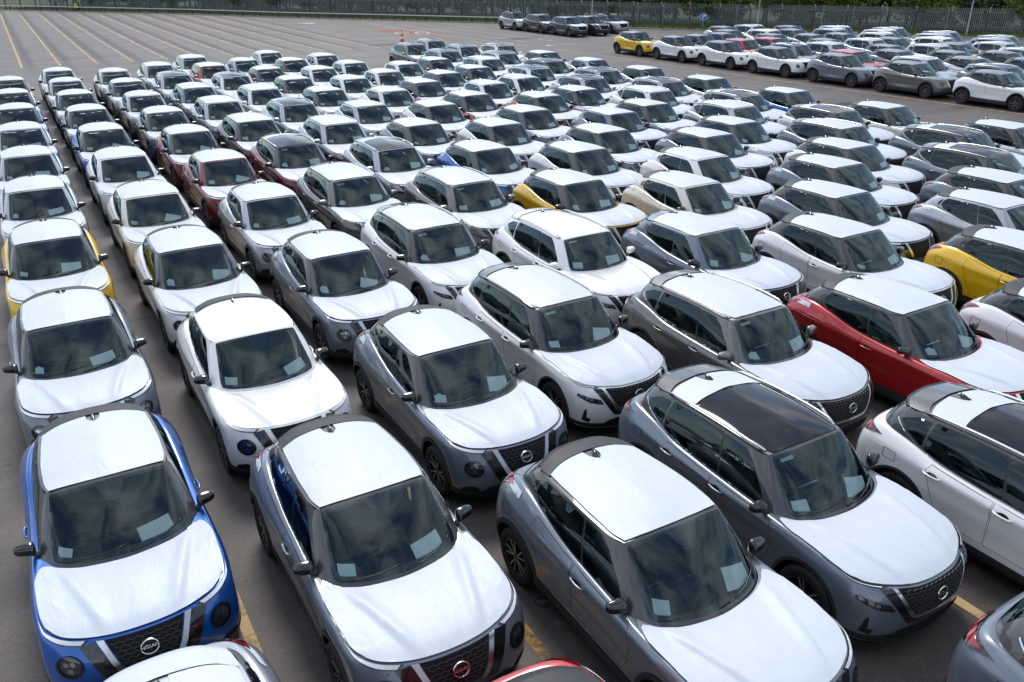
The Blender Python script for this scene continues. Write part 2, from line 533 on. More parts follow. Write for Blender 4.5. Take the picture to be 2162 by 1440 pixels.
LARGE = dict(
    shoulder=[(-2.0, 1.03), (-1.5, 1.01), (-.9, .965), (0, .925), (1.0, .92), (1.8, .87)],
    wb=1.3325, hub=0.358, arch=0.405, ring=0.440, rim=0.250,
    lower=[
        T3('2.10,0,.20 2.08,.33,.20 1.97,.62,.20 1.83,.76,.20 1.68,.82,.20 1.33,.83,.20 .92,.83,.20 .45,.83,.20 0,.83,.20 -.45,.83,.20 -.92,.83,.20 -1.33,.83,.22 -1.72,.81,.26 -1.92,.72,.28 -2.03,.43,.28 -2.05,0,.28'),
        T3('2.19,0,.26 2.17,.34,.26 2.05,.66,.27 1.90,.82,.28 1.72,.875,.28 1.33,.89,.28 .92,.875,.27 .45,.868,.26 0,.868,.26 -.45,.868,.26 -.92,.88,.27 -1.33,.895,.29 -1.74,.875,.34 -1.98,.77,.36 -2.10,.46,.37 -2.12,0,.37'),
        T3('2.23,0,.40 2.21,.35,.40 2.09,.68,.40 1.93,.84,.40 1.75,.895,.41 1.33,.905,.42 .92,.893,.40 .45,.882,.39 0,.882,.39 -.45,.884,.39 -.92,.896,.41 -1.33,.912,.43 -1.76,.892,.46 -2.02,.785,.48 -2.15,.47,.49 -2.17,0,.49'),
        T3('2.25,0,.56 2.225,.35,.56 2.10,.69,.57 1.94,.845,.58 1.76,.90,.59 1.33,.915,.62 .92,.897,.58 .45,.868,.56 0,.862,.56 -.45,.872,.57 -.92,.902,.60 -1.33,.919,.64 -1.77,.90,.66 -2.03,.79,.68 -2.16,.47,.69 -2.175,0,.69'),
        T3('2.25,0,.72 2.22,.34,.72 2.08,.69,.73 1.91,.84,.74 1.76,.895,.76 1.33,.915,.80 .92,.90,.76 .45,.886,.75 0,.882,.76 -.45,.886,.77 -.92,.905,.80 -1.33,.912,.84 -1.77,.89,.86 -2.02,.785,.88 -2.13,.47,.89 -2.15,0,.89'),
        T3('2.215,0,.82 2.185,.33,.825 2.05,.66,.835 1.88,.81,.85 1.73,.87,.88 1.33,.89,.92 .92,.894,.92 .45,.892,.91 0,.892,.92 -.45,.893,.94 -.92,.894,.97 -1.33,.885,1.00 -1.75,.85,1.03 -1.98,.75,1.04 -2.07,.46,1.05 -2.09,0,1.05'),
        T3('2.17,0,.87 2.14,.31,.875 1.99,.62,.89 1.85,.785,.91 1.69,.842,.94 1.33,.862,.985 .92,.862,1.00 .45,.852,1.0 0,.843,1.01 -.45,.841,1.03 -.92,.828,1.06 -1.33,.80,1.13 -1.72,.755,1.17 -1.90,.66,1.17 -1.98,.42,1.16 -2.0,0,1.16'),
    ],
    gb=T3('1.06,0,.968 1.03,.31,.973 .94,.58,.983 .81,.72,.993 .66,.795,.998 .28,.806,1.005 -.13,.806,1.02 -.55,.800,1.04 -.95,.782,1.075 -1.38,.748,1.15 -1.72,.69,1.18 -1.90,.50,1.18 -1.95,.26,1.18 -1.97,0,1.18'),
    gt=T3('.42,0,1.535 .415,.26,1.532 .40,.47,1.52 .37,.575,1.50 .25,.615,1.492 .02,.632,1.508 -.25,.637,1.518 -.6,.632,1.518 -.98,.62,1.502 -1.34,.597,1.478 -1.58,.545,1.452 -1.67,.40,1.487 -1.70,.21,1.505 -1.71,0,1.510'),
    roofc=[(.42, 1.535), (.16, 1.582), (-.14, 1.604), (-.5, 1.610), (-.95, 1.600), (-1.35, 1.564), (-1.71, 1.512)],
    bonc=[(1.072, .975), (1.32, 1.005), (1.6, 1.005), (1.86, .975), (2.06, .925), (2.165, .874)],
    crease=((.95, .60), (2.14, .36), .024, .04),
    seat_x=-.08, dash=(.46, 1.04),
)

def surfaces(T):
    low = [np.array(r) for r in T['lower']]
    # last row turns in under bonnet and glass
    r6 = low[-1]
    r7 = r6.copy()
    for i in range(len(r7)):
        x, y, z = r6[i]
        if i <= 3: r7[i] = (x - 0.10, y * 0.9, z - 0.02)
        elif i >= 13: r7[i] = (x + 0.10, y * 0.88, z + 0.01)
        else: r7[i] = (x - (0.03 if i < 5 else 0), y - 0.085, z + (0.004 if i > 6 else -0.008))
    cz = T['shoulder']
    def ridge(p):
        q = p.copy()
        zc = np.interp(q[..., 0], [a for a, b in cz], [b for a, b in cz])
        w = np.clip((q[..., 0] + 1.9) * 3, 0, 1) * np.clip((1.75 - q[..., 0]) * 3, 0, 1) * (q[..., 1] > .7)
        q[..., 1] += w * (.015 * np.clip(1 - np.abs(q[..., 2] - zc) / .055, 0, 1) - .010 * np.clip(1 - np.abs(q[..., 2] - zc + .13) / .09, 0, 1))
        return q
    LB = Surf(np.stack(low + [r7], 1), post=ridge)
    gb, gt = np.array(T['gb']), np.array(T['gt'])
    rows = []
    n = len(gb)
    for h in (0, .33, .67, 1):
        p = gb * (1 - h) + gt * h
        b = 4 * h * (1 - h)
        for i in range(n):
            if i <= 3: p[i] += np.array([.030, 0, .030]) * b * (1 - 0.25 * i)
            elif i <= 9: p[i] += np.array([0, .020, .0]) * b
            else: p[i] += np.array([-.02, .01 if i < 11 else 0, .01]) * b
        rows.append(p)
    GH = Surf(np.stack(rows, 1))
    GH.vscale = 3.0
    def coons(Fc, Rc, Sf, Cf, nc, nf):
        G = np.zeros((nc, nf, 3))
        for i in range(nc):
            for j in range(nf):
                c, f = i / (nc - 1), j / (nf - 1)
                G[i, j] = ((1 - f) * Fc(c) + f * Rc(c) + (1 - c) * Cf(f) + c * Sf(f)
                           - ((1 - c) * (1 - f) * Fc(0) + c * (1 - f) * Fc(1) + (1 - c) * f * Rc(0) + c * f * Rc(1)))
        G[0, :, 1] = 0
        return G
    def curve(P):
        P = np.array(P, float); d = np.concatenate([[0], np.cumsum(np.linalg.norm(np.diff(P, axis=0), axis=1))])
        def f(t):
            s_ = t * d[-1]
            return np.array([np.interp(s_, d, P[:, k]) for k in range(3)])
        return f
    def fine(P, n=40):
        P = np.array(P, float); Q = np.concatenate([[2 * P[0] - P[1]], P, [2 * P[-1] - P[-2]]])
        out = []
        for t in np.linspace(0, len(P) - 1, n):
            i = min(int(t), len(P) - 2); w = cr_w(np.array(t - i))
            out.append(sum(w[k] * Q[i + k] for k in range(4)))
        return out
    rc = T['roofc']
    ROOF = Surf(coons(curve(fine(gt[:4])), curve(fine(gt[::-1][:4])), curve(fine(gt[3:11])), curve(fine([(x, 0, z) for x, z in rc])), 6, 9), True, False)
    # bonnet: from the cowl to the nose
    a = gb[3] * .35 + gb[4] * .65
    rear = [gb[0], gb[1], gb[2], gb[3], a]
    rear = [(p[0] + .014, p[1], p[2] + .006) for p in rear]
    side = [rear[-1]] + [(x, y - .008, z + .004) for x, y, z in (r6[6] * [1, 1, 1], r6[5], r6[4], r6[3])]
    side = side[:1] + [s_ for s_ in side[1:]]
    front = [(x - .004, y, z + .004) for x, y, z in (r6[0], r6[1], r6[2], r6[3])]
    (x0, y0), (x1, y1), amp, wid = T['crease']
    L = math.hypot(x1 - x0, y1 - y0); nx, ny = -(y1 - y0) / L, (x1 - x0) / L
    def post(p):
        q = p.copy()
        d = (q[..., 0] - x0) * nx + (np.abs(q[..., 1]) - y0) * ny
        t = ((q[..., 0] - x0) * (x1 - x0) + (np.abs(q[..., 1]) - y0) * (y1 - y0)) / L / L
        w = np.clip(t * 5, 0, 1) * np.clip((1 - t) * 4, 0, 1)
        q[..., 2] += amp * w * np.where(d > 0, np.exp(-(d / wid) ** 2), np.exp(-(d / (wid * 2.2)) ** 2))
        return q
    cc = [(x, 0, z) for x, z in T['bonc']]
    BON = Surf(coons(curve(fine(rear)), curve(fine(front)), curve(fine(side)), curve(fine(cc)), 6, 9), True, False, post)
    return LB, GH, ROOF, BON

def seg_strip(P, w):
    """thin closed polygon along a 2-D polyline"""
    P = [np.array(p, float) for p in P]
    a, b = [], []
    for i, p in enumerate(P):
        t = P[min(i + 1, len(P) - 1)] - P[max(i - 1, 0)]
        t = t / (np.linalg.norm(t) + 1e-9)
        n = np.array([-t[1], t[0]])
        a.append(tuple(p + n * w / 2)); b.append(tuple(p - n * w / 2))
    return a + b[::-1]

def circle(cx, cz, r, n=40):
    return [(cx + r * math.cos(2 * math.pi * k / n), cz + r * math.sin(2 * math.pi * k / n)) for k in range(n)]

_txt_cache = {}
def text_vf(txt, size, ext):
    cu = bpy.data.curves.new('emblem_text', 'FONT')
    cu.body = txt; cu.size = size; cu.extrude = ext; cu.align_x = 'CENTER'; cu.align_y = 'CENTER'
    cu.resolution_u = 2
    o = bpy.data.objects.new('emblem_text', cu)
    COL.objects.link(o)
    dg = bpy.context.evaluated_depsgraph_get()
    me = bpy.data.meshes.new_from_object(o.evaluated_get(dg))
    v = [tuple(p.co) for p in me.vertices]; f = [tuple(p.vertices) for p in me.polygons]
    bpy.data.objects.remove(o); bpy.data.curves.remove(cu); bpy.data.meshes.remove(me)
    return v, f

def wheel_meshes(T, style):
    rr, hub = T['rim'], T['hub']
    tv, tf = lathe_y([(rr - .006, -.085), (rr + .012, -.108), (hub - .045, -.115), (hub - .016, -.104), (hub - .003, -.082), (hub, -.05), (hub, .05), (hub - .003, .082), (hub - .016, .104), (hub - .045, .115), (rr + .012, .108), (rr - .006, .085)], 32)
    tyre = mesh_of('tyre', tv, tf, M_RUBBER)
    bm = bmesh.new()
    V, F = lathe_y([(.02, .035), (rr - .03, .02), (rr - .028, .098), (rr - .012, .104), (rr, .100), (rr + .003, .088)], 32)
    vs = [bm.verts.new(p) for p in V]
    for f in F:
        q = bm.faces.new([vs[i] for i in f]); q.material_index = 0
    hv, hf = lathe_y([(.0001, .094), (.045, .094), (.062, .085), (.065, .05)], 20)
    vs = [bm.verts.new(p) for p in hv]
    for f in hf: bm.faces.new([vs[i] for i in f]).material_index = 0
    def spoke(a0, a1, w0, w1, mi):
        r0, r1 = .045, rr - .016
        p0 = Vector((math.cos(a0) * r0, 0, math.sin(a0) * r0)); p1 = Vector((math.cos(a1) * r1, 0, math.sin(a1) * r1))
        t = (p1 - p0).normalized(); n = Vector((-t.z, 0, t.x))
        for (dw, y0, y1, m) in ((1.0, .050, .088, 0), (.55, .088, .093, mi)):
            c = []
            for p, w, yy in ((p0, w0 * dw, 0), (p1, w1 * dw, .006)):
                for s_ in (-1, 1):
                    for y in (y0, y1):
                        c.append(bm.verts.new(p + n * (s_ * w) + Vector((0, y + yy, 0))))
            for f in ((1, 3, 7, 5), (0, 1, 5, 4), (3, 2, 6, 7), (5, 7, 6, 4)):
                bm.faces.new([c[i] for i in f]).material_index = m
    for k in range(5):
        a = 2 * math.pi * k / 5 + math.pi / 2
        if style == 0:
            spoke(a - .10, a - .24, .013, .012, 1); spoke(a + .10, a + .24, .013, .012, 1)
        else:
            spoke(a, a + .05, .020, .012, 1); spoke(a + .5, a + .34, .011, .009, 1)
    bmesh.ops.recalc_face_normals(bm, faces=bm.faces[:])
    rim = bm_mesh('wheel', bm, [M_ALLOYD, M_ALLOY], False)
    return rim, tyre

def build_type(T, big):
    """all part meshes of one kind of car, in the car's own axes (x forward, y to its left, z up)"""
    LB, GH, ROOF, BON = surfaces(T)
    wb, hub, ra, rg = T['wb'], T['hub'], T['arch'], T['ring']
    specs = []
    def add(name, vf, mat, role=None, lod=0, parent=None, smooth=True, loc=(0, 0, 0), key=None):
        me = vf if isinstance(vf, bpy.types.Mesh) else mesh_of(name, vf[0], vf[1], mat, smooth)
        specs.append(dict(name=name, mesh=me, role=role, lod=lod, parent=parent, loc=loc, key=key or name, rot=0.0))
        return specs[-1]
    side = lambda pts, **k: LB.inv('side', dense(pts, .04), (3.2, 12.9), k.get('vr', (0, 6.0)))
    front = lambda pts: LB.inv('front', dense(pts, .03), (0, 4.2), (0, 6.0))
    # ---- wheel arches and cladding
    nu = LB.nu - 1
    arch_uv = [side([(c + ra * math.cos(a), hub + .015 + ra * math.sin(a)) for a in np.linspace(-.75, math.pi + .75, 40)], vr=(0, 6)) for c in (wb, -wb)]
    ring_uv = [side([(c + rg * math.cos(a), hub + .015 + rg * math.sin(a)) for a in np.linspace(-.75, math.pi + .75, 44)], vr=(0, 6)) for c in (wb, -wb)]
    for q in (arch_uv, ring_uv):      # run the openings out below the sill
        for i in range(2):
            us = [p[0] for p in q[i]]
            q[i] = [p for p in q[i]] + [(max(us), -0.0), (min(us), -0.0)] if q[i][0][0] < q[i][len(q[i]) // 2][0] else [p for p in q[i]]
    def arch_poly(c, r):
        pts = [(c + r * math.cos(a), hub + .015 + r * math.sin(a)) for a in np.linspace(-.42, math.pi + .42, 36)]
        uv = LB.inv('side', pts, (3.3, 12.9), (0.02, 6.0))
        return [(uv[0][0], -.2)] + uv + [(uv[-1][0], -.2)]
    arch_uv = [arch_poly(c, ra) for c in (wb, -wb)]
    ring_uv = [arch_poly(c, rg) for c in (wb, -wb)]
    clad_v = 1.95 if not big else 1.75
    sill = [(0, 0), (nu, 0), (nu, clad_v + .25), (12.9, clad_v + .2), (11.5, clad_v), (4.2, clad_v), (3.2, clad_v - .1), (0, clad_v - .25)]
    body_r = [(0, clad_v - .25), (3.2, clad_v - .1), (4.2, clad_v), (11.5, clad_v), (12.9, clad_v + .2), (nu, clad_v + .25), (nu, 7), (0, 7)]
    # ---- doors
    belt = lambda x: float(np.interp(x, [p[0] for p in T['lower'][6]][::-1], [p[2] for p in T['lower'][6]][::-1])) - .012
    if not big:
        d1 = [(.66, .43), (.735, .60), (.75, .80), (.70, belt(.70))] + [(x, belt(x)) for x in np.linspace(.6, -.22, 8)] + [(-.225, .43)]
        d2 = [(-.235, .43)] + [(x, belt(x)) for x in np.linspace(-.235, -.94, 8)] + [(-.98, 1.02), (-.93, .86), (-.86, .70), (-.80, .58), (-.70, .43)]
    else:
        d1 = [(.72, .43), (.80, .60), (.81, .80), (.76, belt(.76))] + [(x, belt(x)) for x in np.linspace(.65, -.18, 8)] + [(-.185, .43)]
        d2 = [(-.195, .43)] + [(x, belt(x)) for x in np.linspace(-.195, -.98, 8)] + [(-1.02, .98), (-.97, .86), (-.90, .72), (-.84, .60), (-.74, .43)]
    gap = .006
    def shrink(poly, d):
        c = np.mean(poly, 0)
        P = np.array(poly); out = []
        for i in range(len(P)):
            t = P[(i + 1) % len(P)] - P[i - 1]; t /= np.linalg.norm(t) + 1e-9
            n = np.array([-t[1], t[0]])
            if np.dot(n, c - P[i]) < 0: n = -n
            out.append(tuple(P[i] + n * d))
        return out
    uv1, uv2 = side(d1), side(d2)
    body_exc = [*ring_uv, uv1, uv2]
    add('body', patch(LB, [body_r], body_exc, .042, 0, both=True), None, 'paint')
    add('cladding', patch(LB, [sill] + ring_uv, arch_uv, .05, .007, both=True), M_PLASTIC)
    s1, s2 = side(shrink(d1, gap)), side(shrink(d2, gap))
    p1, p2 = patch(LB, [s1], ring_uv, .042), patch(LB, [s2], ring_uv, .042)
    for sgn, f in ((1, lambda a: a), (-1, mirror_vf)):
        k = 'L' if sgn > 0 else 'R'
        add('door', f(p1), None, 'paint', key='doorF' + k)
        add('door', f(p2), None, 'paint', key='doorB' + k)
    # dark channel behind the door gaps, floor and wheel wells
    chan = patch(LB, [side(shrink(d1, -.03)), side(shrink(d2, -.03))], ring_uv, .09, -.014, both=True)
    fl = [box_vf(-1.72, 1.85, -.60, .60, .19, .50), box_vf(-wb + .45, wb - .45, -.80, .80, .20, .50)]
    for c in (wb, -wb):
        an = np.linspace(-.25, math.pi + .25, 20)
        v = [(c + (ra + .02) * math.cos(a), y, hub + .015 + (ra + .02) * math.sin(a)) for y in (.52, .84) for a in an]
        f = [(i, i + 1, i + 21, i + 20) for i in range(19)]
        fl.append((v, f)); fl.append(mirror_vf((v, f)))
        v = [(c + s_ * (ra + .02), y, z) for y in (.55, -.55) for s_, z in ((-1, .2), (1, .2), (1, .8), (-1, .8))]
        fl.append((v, [(0, 1, 2, 3), (4, 5, 6, 7)]))
    add('underbody', join(chan, *fl), M_UNDER, smooth=False)
    # ---- bonnet, roof
    bu, bv = BON.nu - 1, BON.nv - 1
    full = [(0, 0), (bu, 0), (bu, bv), (0, bv)]
    add('bonnet', patch(BON, [[(0, 0), (bu - .02, 0), (bu - .02, bv), (0, bv)]], (), .04, .002, both=True), None, 'paint')
    ru, rv = ROOF.nu - 1, ROOF.nv - 1
    add('roof', patch(ROOF, [[(0, 0), (ru, 0), (ru, rv), (0, rv)]], (), .06, 0, both=True), None, 'roof')
    # ---- protective film
    e = .14 if not big else .16
    fr = random.Random(3 + big)
    from mathutils import noise as mnoise
    def wrinkle(vf, amp, seed):
        # the film lies loose: small folds, stronger towards its edges
        V = []
        for x, y, z in vf[0]:
            a = mnoise.noise((x * 2.2 + seed, y * 7.0, .3)) + .6 * mnoise.noise((x * 6.0, y * 3.0 + seed, 1.7))
            k = abs(mnoise.noise((x * 3.1 + y * 2.4 + seed, y * 5.0 - x * 1.2, 4.2)))
            e_ = .45 + .9 * min(1, abs(y) / .7) ** 3
            V.append((x, y, z + amp * e_ * (a + 1.4 * max(0, .18 - k) / .18)))
        return V, vf[1]
    def ragged(poly, a, st=.12):
        return [(p[0] + fr.uniform(-a, a), p[1] + fr.uniform(-a, a)) for p in poly]
    for variant in range(3):
        cut = (.55, .95, .30)[variant]
        cut2 = (.5, 1.1, .8)[variant]
        edge = [(0, .16), (1.5, .16 + fr.uniform(-.04, .04)), (3.2, .18), (4.25, .24), (4.72, .24 + cut * .4), (4.88, cut + .3), (4.94, 2.2 + cut2 * .2), (4.95, 3.4), (4.96, 5), (4.96, 6.3), (4.95, 7.4), (4.7, 7.9), (3, 7.95), (1.6, 7.95), (0, 7.95)]
        mid = []
        for i in range(len(edge) - 1):
            mid.append(edge[i])
            if 3 <= i <= 9:
                mid.append(((edge[i][0] + edge[i + 1][0]) / 2 + fr.uniform(-.05, .03), (edge[i][1] + edge[i + 1][1]) / 2))
        mid.append(edge[-1])
        add('bonnet_film', wrinkle(patch(BON, [mid], (), .032, .014, both=True), .0026, variant * 7.7), M_FILM, 'bonnet_film%d' % variant)
    if not big:
        rf = [(0, .06), (2.5, .05), (4.80, .10), (4.76, .6), (4.70, 1.6), (4.72, 3), (4.66, 4.4), (4.62, 6.3), (4.58, 6.85), (3.0, 6.9), (.62, 6.92), (.55, 6.35), (.25, 6.0), (0, 5.95)]
        add('roof_film', wrinkle(patch(ROOF, [rf], (), .036, .013, both=True), .0022, 3.3), M_FILM, 'roof_film')
    else:
        rf = [(0, .10), (2.5, .08), (4.35, .14), (4.4, .6), (4.4, 1.6), (4.4, 3), (4.4, 4.4), (4.42, 6.0), (4.40, 6.68), (3.0, 6.72), (.62, 6.8), (.55, 6.35), (.25, 6.0), (0, 5.95)]
        add('roof_film', wrinkle(patch(ROOF, [rf], (), .036, .013, both=True), .0022, 3.3), M_FILM, 'roof_film')
        rp = [(0, 5.03), (4.4, 4.98), (4.42, 6.0), (4.40, 6.68), (3.0, 6.72), (.62, 6.8), (.55, 6.35), (.25, 6.0), (0, 5.95)]
        add('roof_film', wrinkle(patch(ROOF, [rp], (), .036, .013, both=True), .0022, 5.1), M_FILM, 'roof_film_short')
        pg = [(0, .03), (4.45, .05), (4.5, .4), (4.5, 4.8), (4.4, 4.92), (0, 4.95)]
        add('panoramic_roof', patch(ROOF, [pg], (), .05, .010, both=True), M_PANO, 'pano')
    # ---- window frames and glass
    gu = GH.nu - 1
    def gpatch(inc, exc=(), step=.05, off=0.0, both=False):
        k = lambda q: [(a, b * 3) for a, b in q]
        return patch(GH, [k(q) for q in inc], [k(q) for q in exc], step, off, both=both)
    ws = [(0, .045), (1.6, .045)] + rounded([(1.6, .045), (2.62, .055), (2.78, .16), (2.80, .93), (2.70, .965), (1.6, .965)], .06)[5:-5] + [(1.6, .965), (0, .965)]
    ws_in = [(0, .12), (1.4, .115), (2.30, .13), (2.52, .20), (2.56, .85), (2.46, .915), (.55, .925), (.36, .80), (.20, .74), (0, .74)]
    if not big:
        g1 = rounded([(4.22, .09), (5.93, .075), (5.95, .90), (4.75, .90), (4.42, .76), (4.18, .40)], .06)
        g2 = rounded([(6.10, .075), (7.5, .07), (8.35, .10), (8.72, .30), (8.80, .62), (8.55, .88), (6.10, .90)], .10)
        gq = None
        c1 = rounded([(8.86, .16), (9.15, .30), (9.18, .62), (8.95, .80)], .05)
    else:
        g1 = rounded([(4.22, .09), (5.93, .075), (5.95, .91), (4.75, .91), (4.42, .76), (4.18, .40)], .06)
        g2 = rounded([(6.08, .075), (7.6, .075), (8.45, .085), (8.50, .5), (8.42, .90), (6.08, .91)], .07)
        gq = rounded([(8.62, .10), (9.2, .28), (9.72, .55), (9.2, .84), (8.60, .89)], .06)
    rw = [(gu, .10), (11.3, .12), (10.75, .22), (10.75, .74), (11.2, .84), (gu, .86)]
    opens = [g1, g2, rw] + ([gq] if gq is not None else [])
    add('window_frame', gpatch([[(0, 0), (gu, 0), (gu, 1), (0, 1)]], [ws_in, *opens], .05, 0, both=True), None, 'frame')
    add('windscreen_border', gpatch([ws], [ws_in], .05, .003, both=True), M_FRIT)
    add('windscreen', gpatch([ws], (), .07, .007, both=True), M_GLASS)
    def grow(poly, a, b):
        c = np.mean(poly, 0)
        return [(c[0] + (p[0] - c[0]) * a, c[1] + (p[1] - c[1]) * b) for p in poly]
    G1, G2 = gpatch([grow(g1, 1.02, 1.03)], (), .08, .003), gpatch([grow(g2, 1.02, 1.03)], (), .08, .003)
    S1, S2 = gpatch([grow(g1, 1.06, 1.10)], [g1], .06, .002), gpatch([grow(g2, 1.045, 1.10)], [g2], .06, .002)
    for f, k in ((lambda a: a, 'L'), (mirror_vf, 'R')):
        add('side_window', f(G1), M_GLASS_F, key='glassF' + k)
        add('side_window', f(G2), M_GLASS_R, key='glassB' + k)
        add('window_seal', join(f(S1), f(S2)), M_FRIT, lod=1, key='seal' + k)
        if gq is not None:
            add('quarter_window', f(gpatch([grow(gq, 1.02, 1.03)], (), .08, .003)), M_GLASS_R, key='glassQ' + k)
        else:
            hv = gpatch([c1], (), .05, .004)
            add('hidden_door_handle', f(hv), M_GLOSSBLK, lod=1, parent='doorB' + k, key='hidden' + k)
    add('rear_window', gpatch([[(gu, .08), (11.3, .10), (10.7, .2), (10.7, .76), (11.2, .86), (gu, .88)]], (), .08, .003, both=True), M_GLASS_R)
    # beltline strip
    if big:
        bs = seg_strip([(4.1, .012), (6.5, .008), (8.3, .012), (8.75, .06), (9.25, .20), (9.85, .50)], .045)
        v = gpatch([bs], (), .04, .012)
        for f, k in ((lambda a: a, 'L'), (mirror_vf, 'R')):
            add('chrome_beltline', f(v), M_CHROME, lod=1, key='belt' + k)
        # roof rails
        path = []
        for t in np.linspace(.35, 6.9, 16):
            p = ROOF.ev(np.array(4.66), np.array(t)); n = ROOF.nrm(np.array([4.66]), np.array([t]))[0]
            lift = .038 * min(1, (t - .30) / .35) * min(1, (7.0 - t) / .35)
            path.append(tuple(p + n * lift))
        v = tube(path, (.020, .014), 6)
        for f, k in ((lambda a: a, 'L'), (mirror_vf, 'R')):
            add('roof_rail', f(v), M_SATIN, key='rail' + k)
    # ---- spoiler and antenna
    sp = [(0, 7.0 if not big else 6.95), (3.4, 6.95 if not big else 6.9), (4.75, 6.8 if not big else 6.8), (4.9, rv - .4), (4.9, rv), (0, rv)]
    top = patch(ROOF, [sp], (), .06, .016, both=True)
    xr = T['gt'][-1][0]
    lip_p = [ROOF.ev(np.array(c), np.array(float(rv))) for c in np.linspace(0, 4.9, 10)]
    lv, lf = [], []
    for c in [*lip_p[::-1]]: lv.append((c[0] - .0, -c[1], c[2] + .016))
    for c in lip_p[1:]: lv.append((c[0], c[1], c[2] + .016))
    n0 = len(lv)
    lv += [(p[0] - .07, p[1] * .99, p[2] - .015) for p in lv[:n0]]
    lv += [(p[0] - .02, p[1] * .98, p[2] - .050) for p in lv[:n0]]
    for r_ in range(2):
        for i in range(n0 - 1):
            lf.append((r_ * n0 + i, r_ * n0 + i + 1, (r_ + 1) * n0 + i + 1, (r_ + 1) * n0 + i))
    add('spoiler', join(top, (lv, lf)), None, 'spoiler')
    pa = ROOF.ev(np.array(0.), np.array(6.15 if not big else 6.15))
    fv = [(.10, 0, 0), (.02, .022, 0), (-.07, .026, 0), (-.09, 0, 0), (-.07, -.026, 0), (.02, -.022, 0), (-.075, .006, .055), (-.075, -.006, .055), (-.02, 0, .045), (-.095, 0, .052)]
    ff = [(0, 1, 8), (1, 2, 6, 8), (2, 3, 9, 6), (3, 4, 7, 9), (4, 5, 8, 7), (5, 0, 8), (6, 9, 7), (8, 6, 7)]
    fv = [(p[0] + pa[0], p[1], p[2] + pa[2] + .006) for p in fv]
    add('antenna', (fv, ff), M_GLOSSBLK, lod=1)
    # ---- front
    if not big:
        gr_t = [LB.ev(np.array(u), np.array(5.93)) for u in (0, .5, 1.0, 1.33)]
        grille = [(0, .897), (.15, .898), (.26, .900), (.345, .901), (.315, .82), (.265, .70), (.21, .60), (.175, .575), (0, .565)]
        trim = [(.352, .901), (.415, .903), (.380, .82), (.325, .68), (.27, .57), (.235, .543), (.185, .575), (.22, .60), (.275, .70), (.325, .82)]
        trim2 = [(.423, .90), (.56, .872), (.475, .70), (.41, .56), (.38, .50), (.24, .538), (.275, .57), (.33, .68), (.388, .82)]
        drl = [(1.50, 5.86), (2.2, 5.93), (3.0, 5.95), (3.8, 5.97), (4.42, 5.95), (3.9, 5.78), (3.1, 5.58), (2.3, 5.38), (1.62, 5.24)]
        drl_in = [(1.58, 5.80), (2.2, 5.88), (3.0, 5.91), (3.8, 5.94), (4.34, 5.94), (3.85, 5.80), (3.05, 5.64), (2.3, 5.50), (1.66, 5.40)]
        lamp_c, lamp_r = (.665, .705), (.105, .102)
        low = [(0, .455), (.40, .455), (.50, .44), (.60, .36), (.56, .31), (0, .30)]
        scoop = rounded([(.60, .40), (.70, .47), (.80, .44), (.82, .37), (.66, .355)], .02)
    else:
        grille = [(0, .862), (.25, .866), (.50, .872), (.47, .80), (.40, .68), (.345, .60), (.30, .575), (0, .565)]
        trim = [(.505, .872), (.545, .874), (.51, .80), (.44, .67), (.375, .565), (.32, .530), (0, .520), (0, .560), (.30, .572), (.35, .60), (.405, .68), (.475, .80)]
        trim2 = [(.552, .874), (.66, .872), (.59, .76), (.49, .60), (.42, .50), (.38, .47), (0, .455), (0, .516), (.325, .526), (.38, .562), (.445, .67), (.515, .80)]
        drl = [(1.75, 5.93), (2.6, 5.96), (3.5, 5.97), (4.7, 5.98), (4.7, 5.93), (3.6, 5.80), (2.6, 5.72), (1.95, 5.62)]
        drl_in = [(2.0, 5.84), (2.6, 5.86), (3.5, 5.91), (4.5, 5.94), (3.6, 5.86), (2.6, 5.79), (2.02, 5.73)]
        head = rounded([(.60, .735), (.72, .765), (.835, .80), (.850, .765), (.74, .695), (.60, .665), (.555, .66)], .015)
        low = [(0, .42), (.34, .43), (.46, .40), (.58, .32), (.50, .29), (0, .28)]
        scoop = [(.775, .60), (.80, .56), (.815, .40), (.735, .36), (.72, .43), (.77, .45)]
    gp = front(grille)
    gp = [(0.0, q[1]) if p[0] == 0 else q for p, q in zip(dense(grille, .03), gp)]
    add('grille', patch(LB, [gp], (), .05, .004, both=True), M_UNDER)
    # grille bars: a honeycomb
    bars = []
    gpoly = np.array(grille + [(-a, b) for a, b in grille[::-1]])
    cw, ch = (.080, .046) if not big else (.070, .040)
    hexs = []
    for iy in range(-9, 10):
        for iz in range(0, 12):
            cy = iy * cw + (cw / 2 if iz % 2 else 0); cz = .55 + iz * ch * .78
            hx = [(cy + cw * .5 * a, cz + ch * .5 * b) for a, b in ((-1, -.42), (-1, .42), (0, 1), (1, .42), (1, -.42), (0, -1))]
            hexs.append(hx)
    BV, BF = [], []
    seen = set()
    gin = np.array([(a * .985, .73 + (b - .73) * .97) for a, b in gpoly])
    for hx in hexs:
        for i in range(6):
            a, b = hx[i], hx[(i + 1) % 6]
            key = tuple(sorted(((round(a[0], 3), round(a[1], 3)), (round(b[0], 3), round(b[1], 3)))))
            if key in seen: continue
            seen.add(key)
            if inside(gin, np.array([a, b])).all():
                bars.append((a, b))
    ends = sorted({(abs(round(p[0], 4)), round(p[1], 4)) for ab in bars for p in ab})
    uv = dict(zip(ends, LB.inv('front', ends, (0, 2.6), (2.0, 6.0))))
    lookup = {}
    for k, q in uv.items():
        p = LB.ev(np.array(q[0]), np.array(q[1])); n = LB.nrm(np.array([q[0]]), np.array([q[1]]))[0]
        lookup[k] = (p, n)
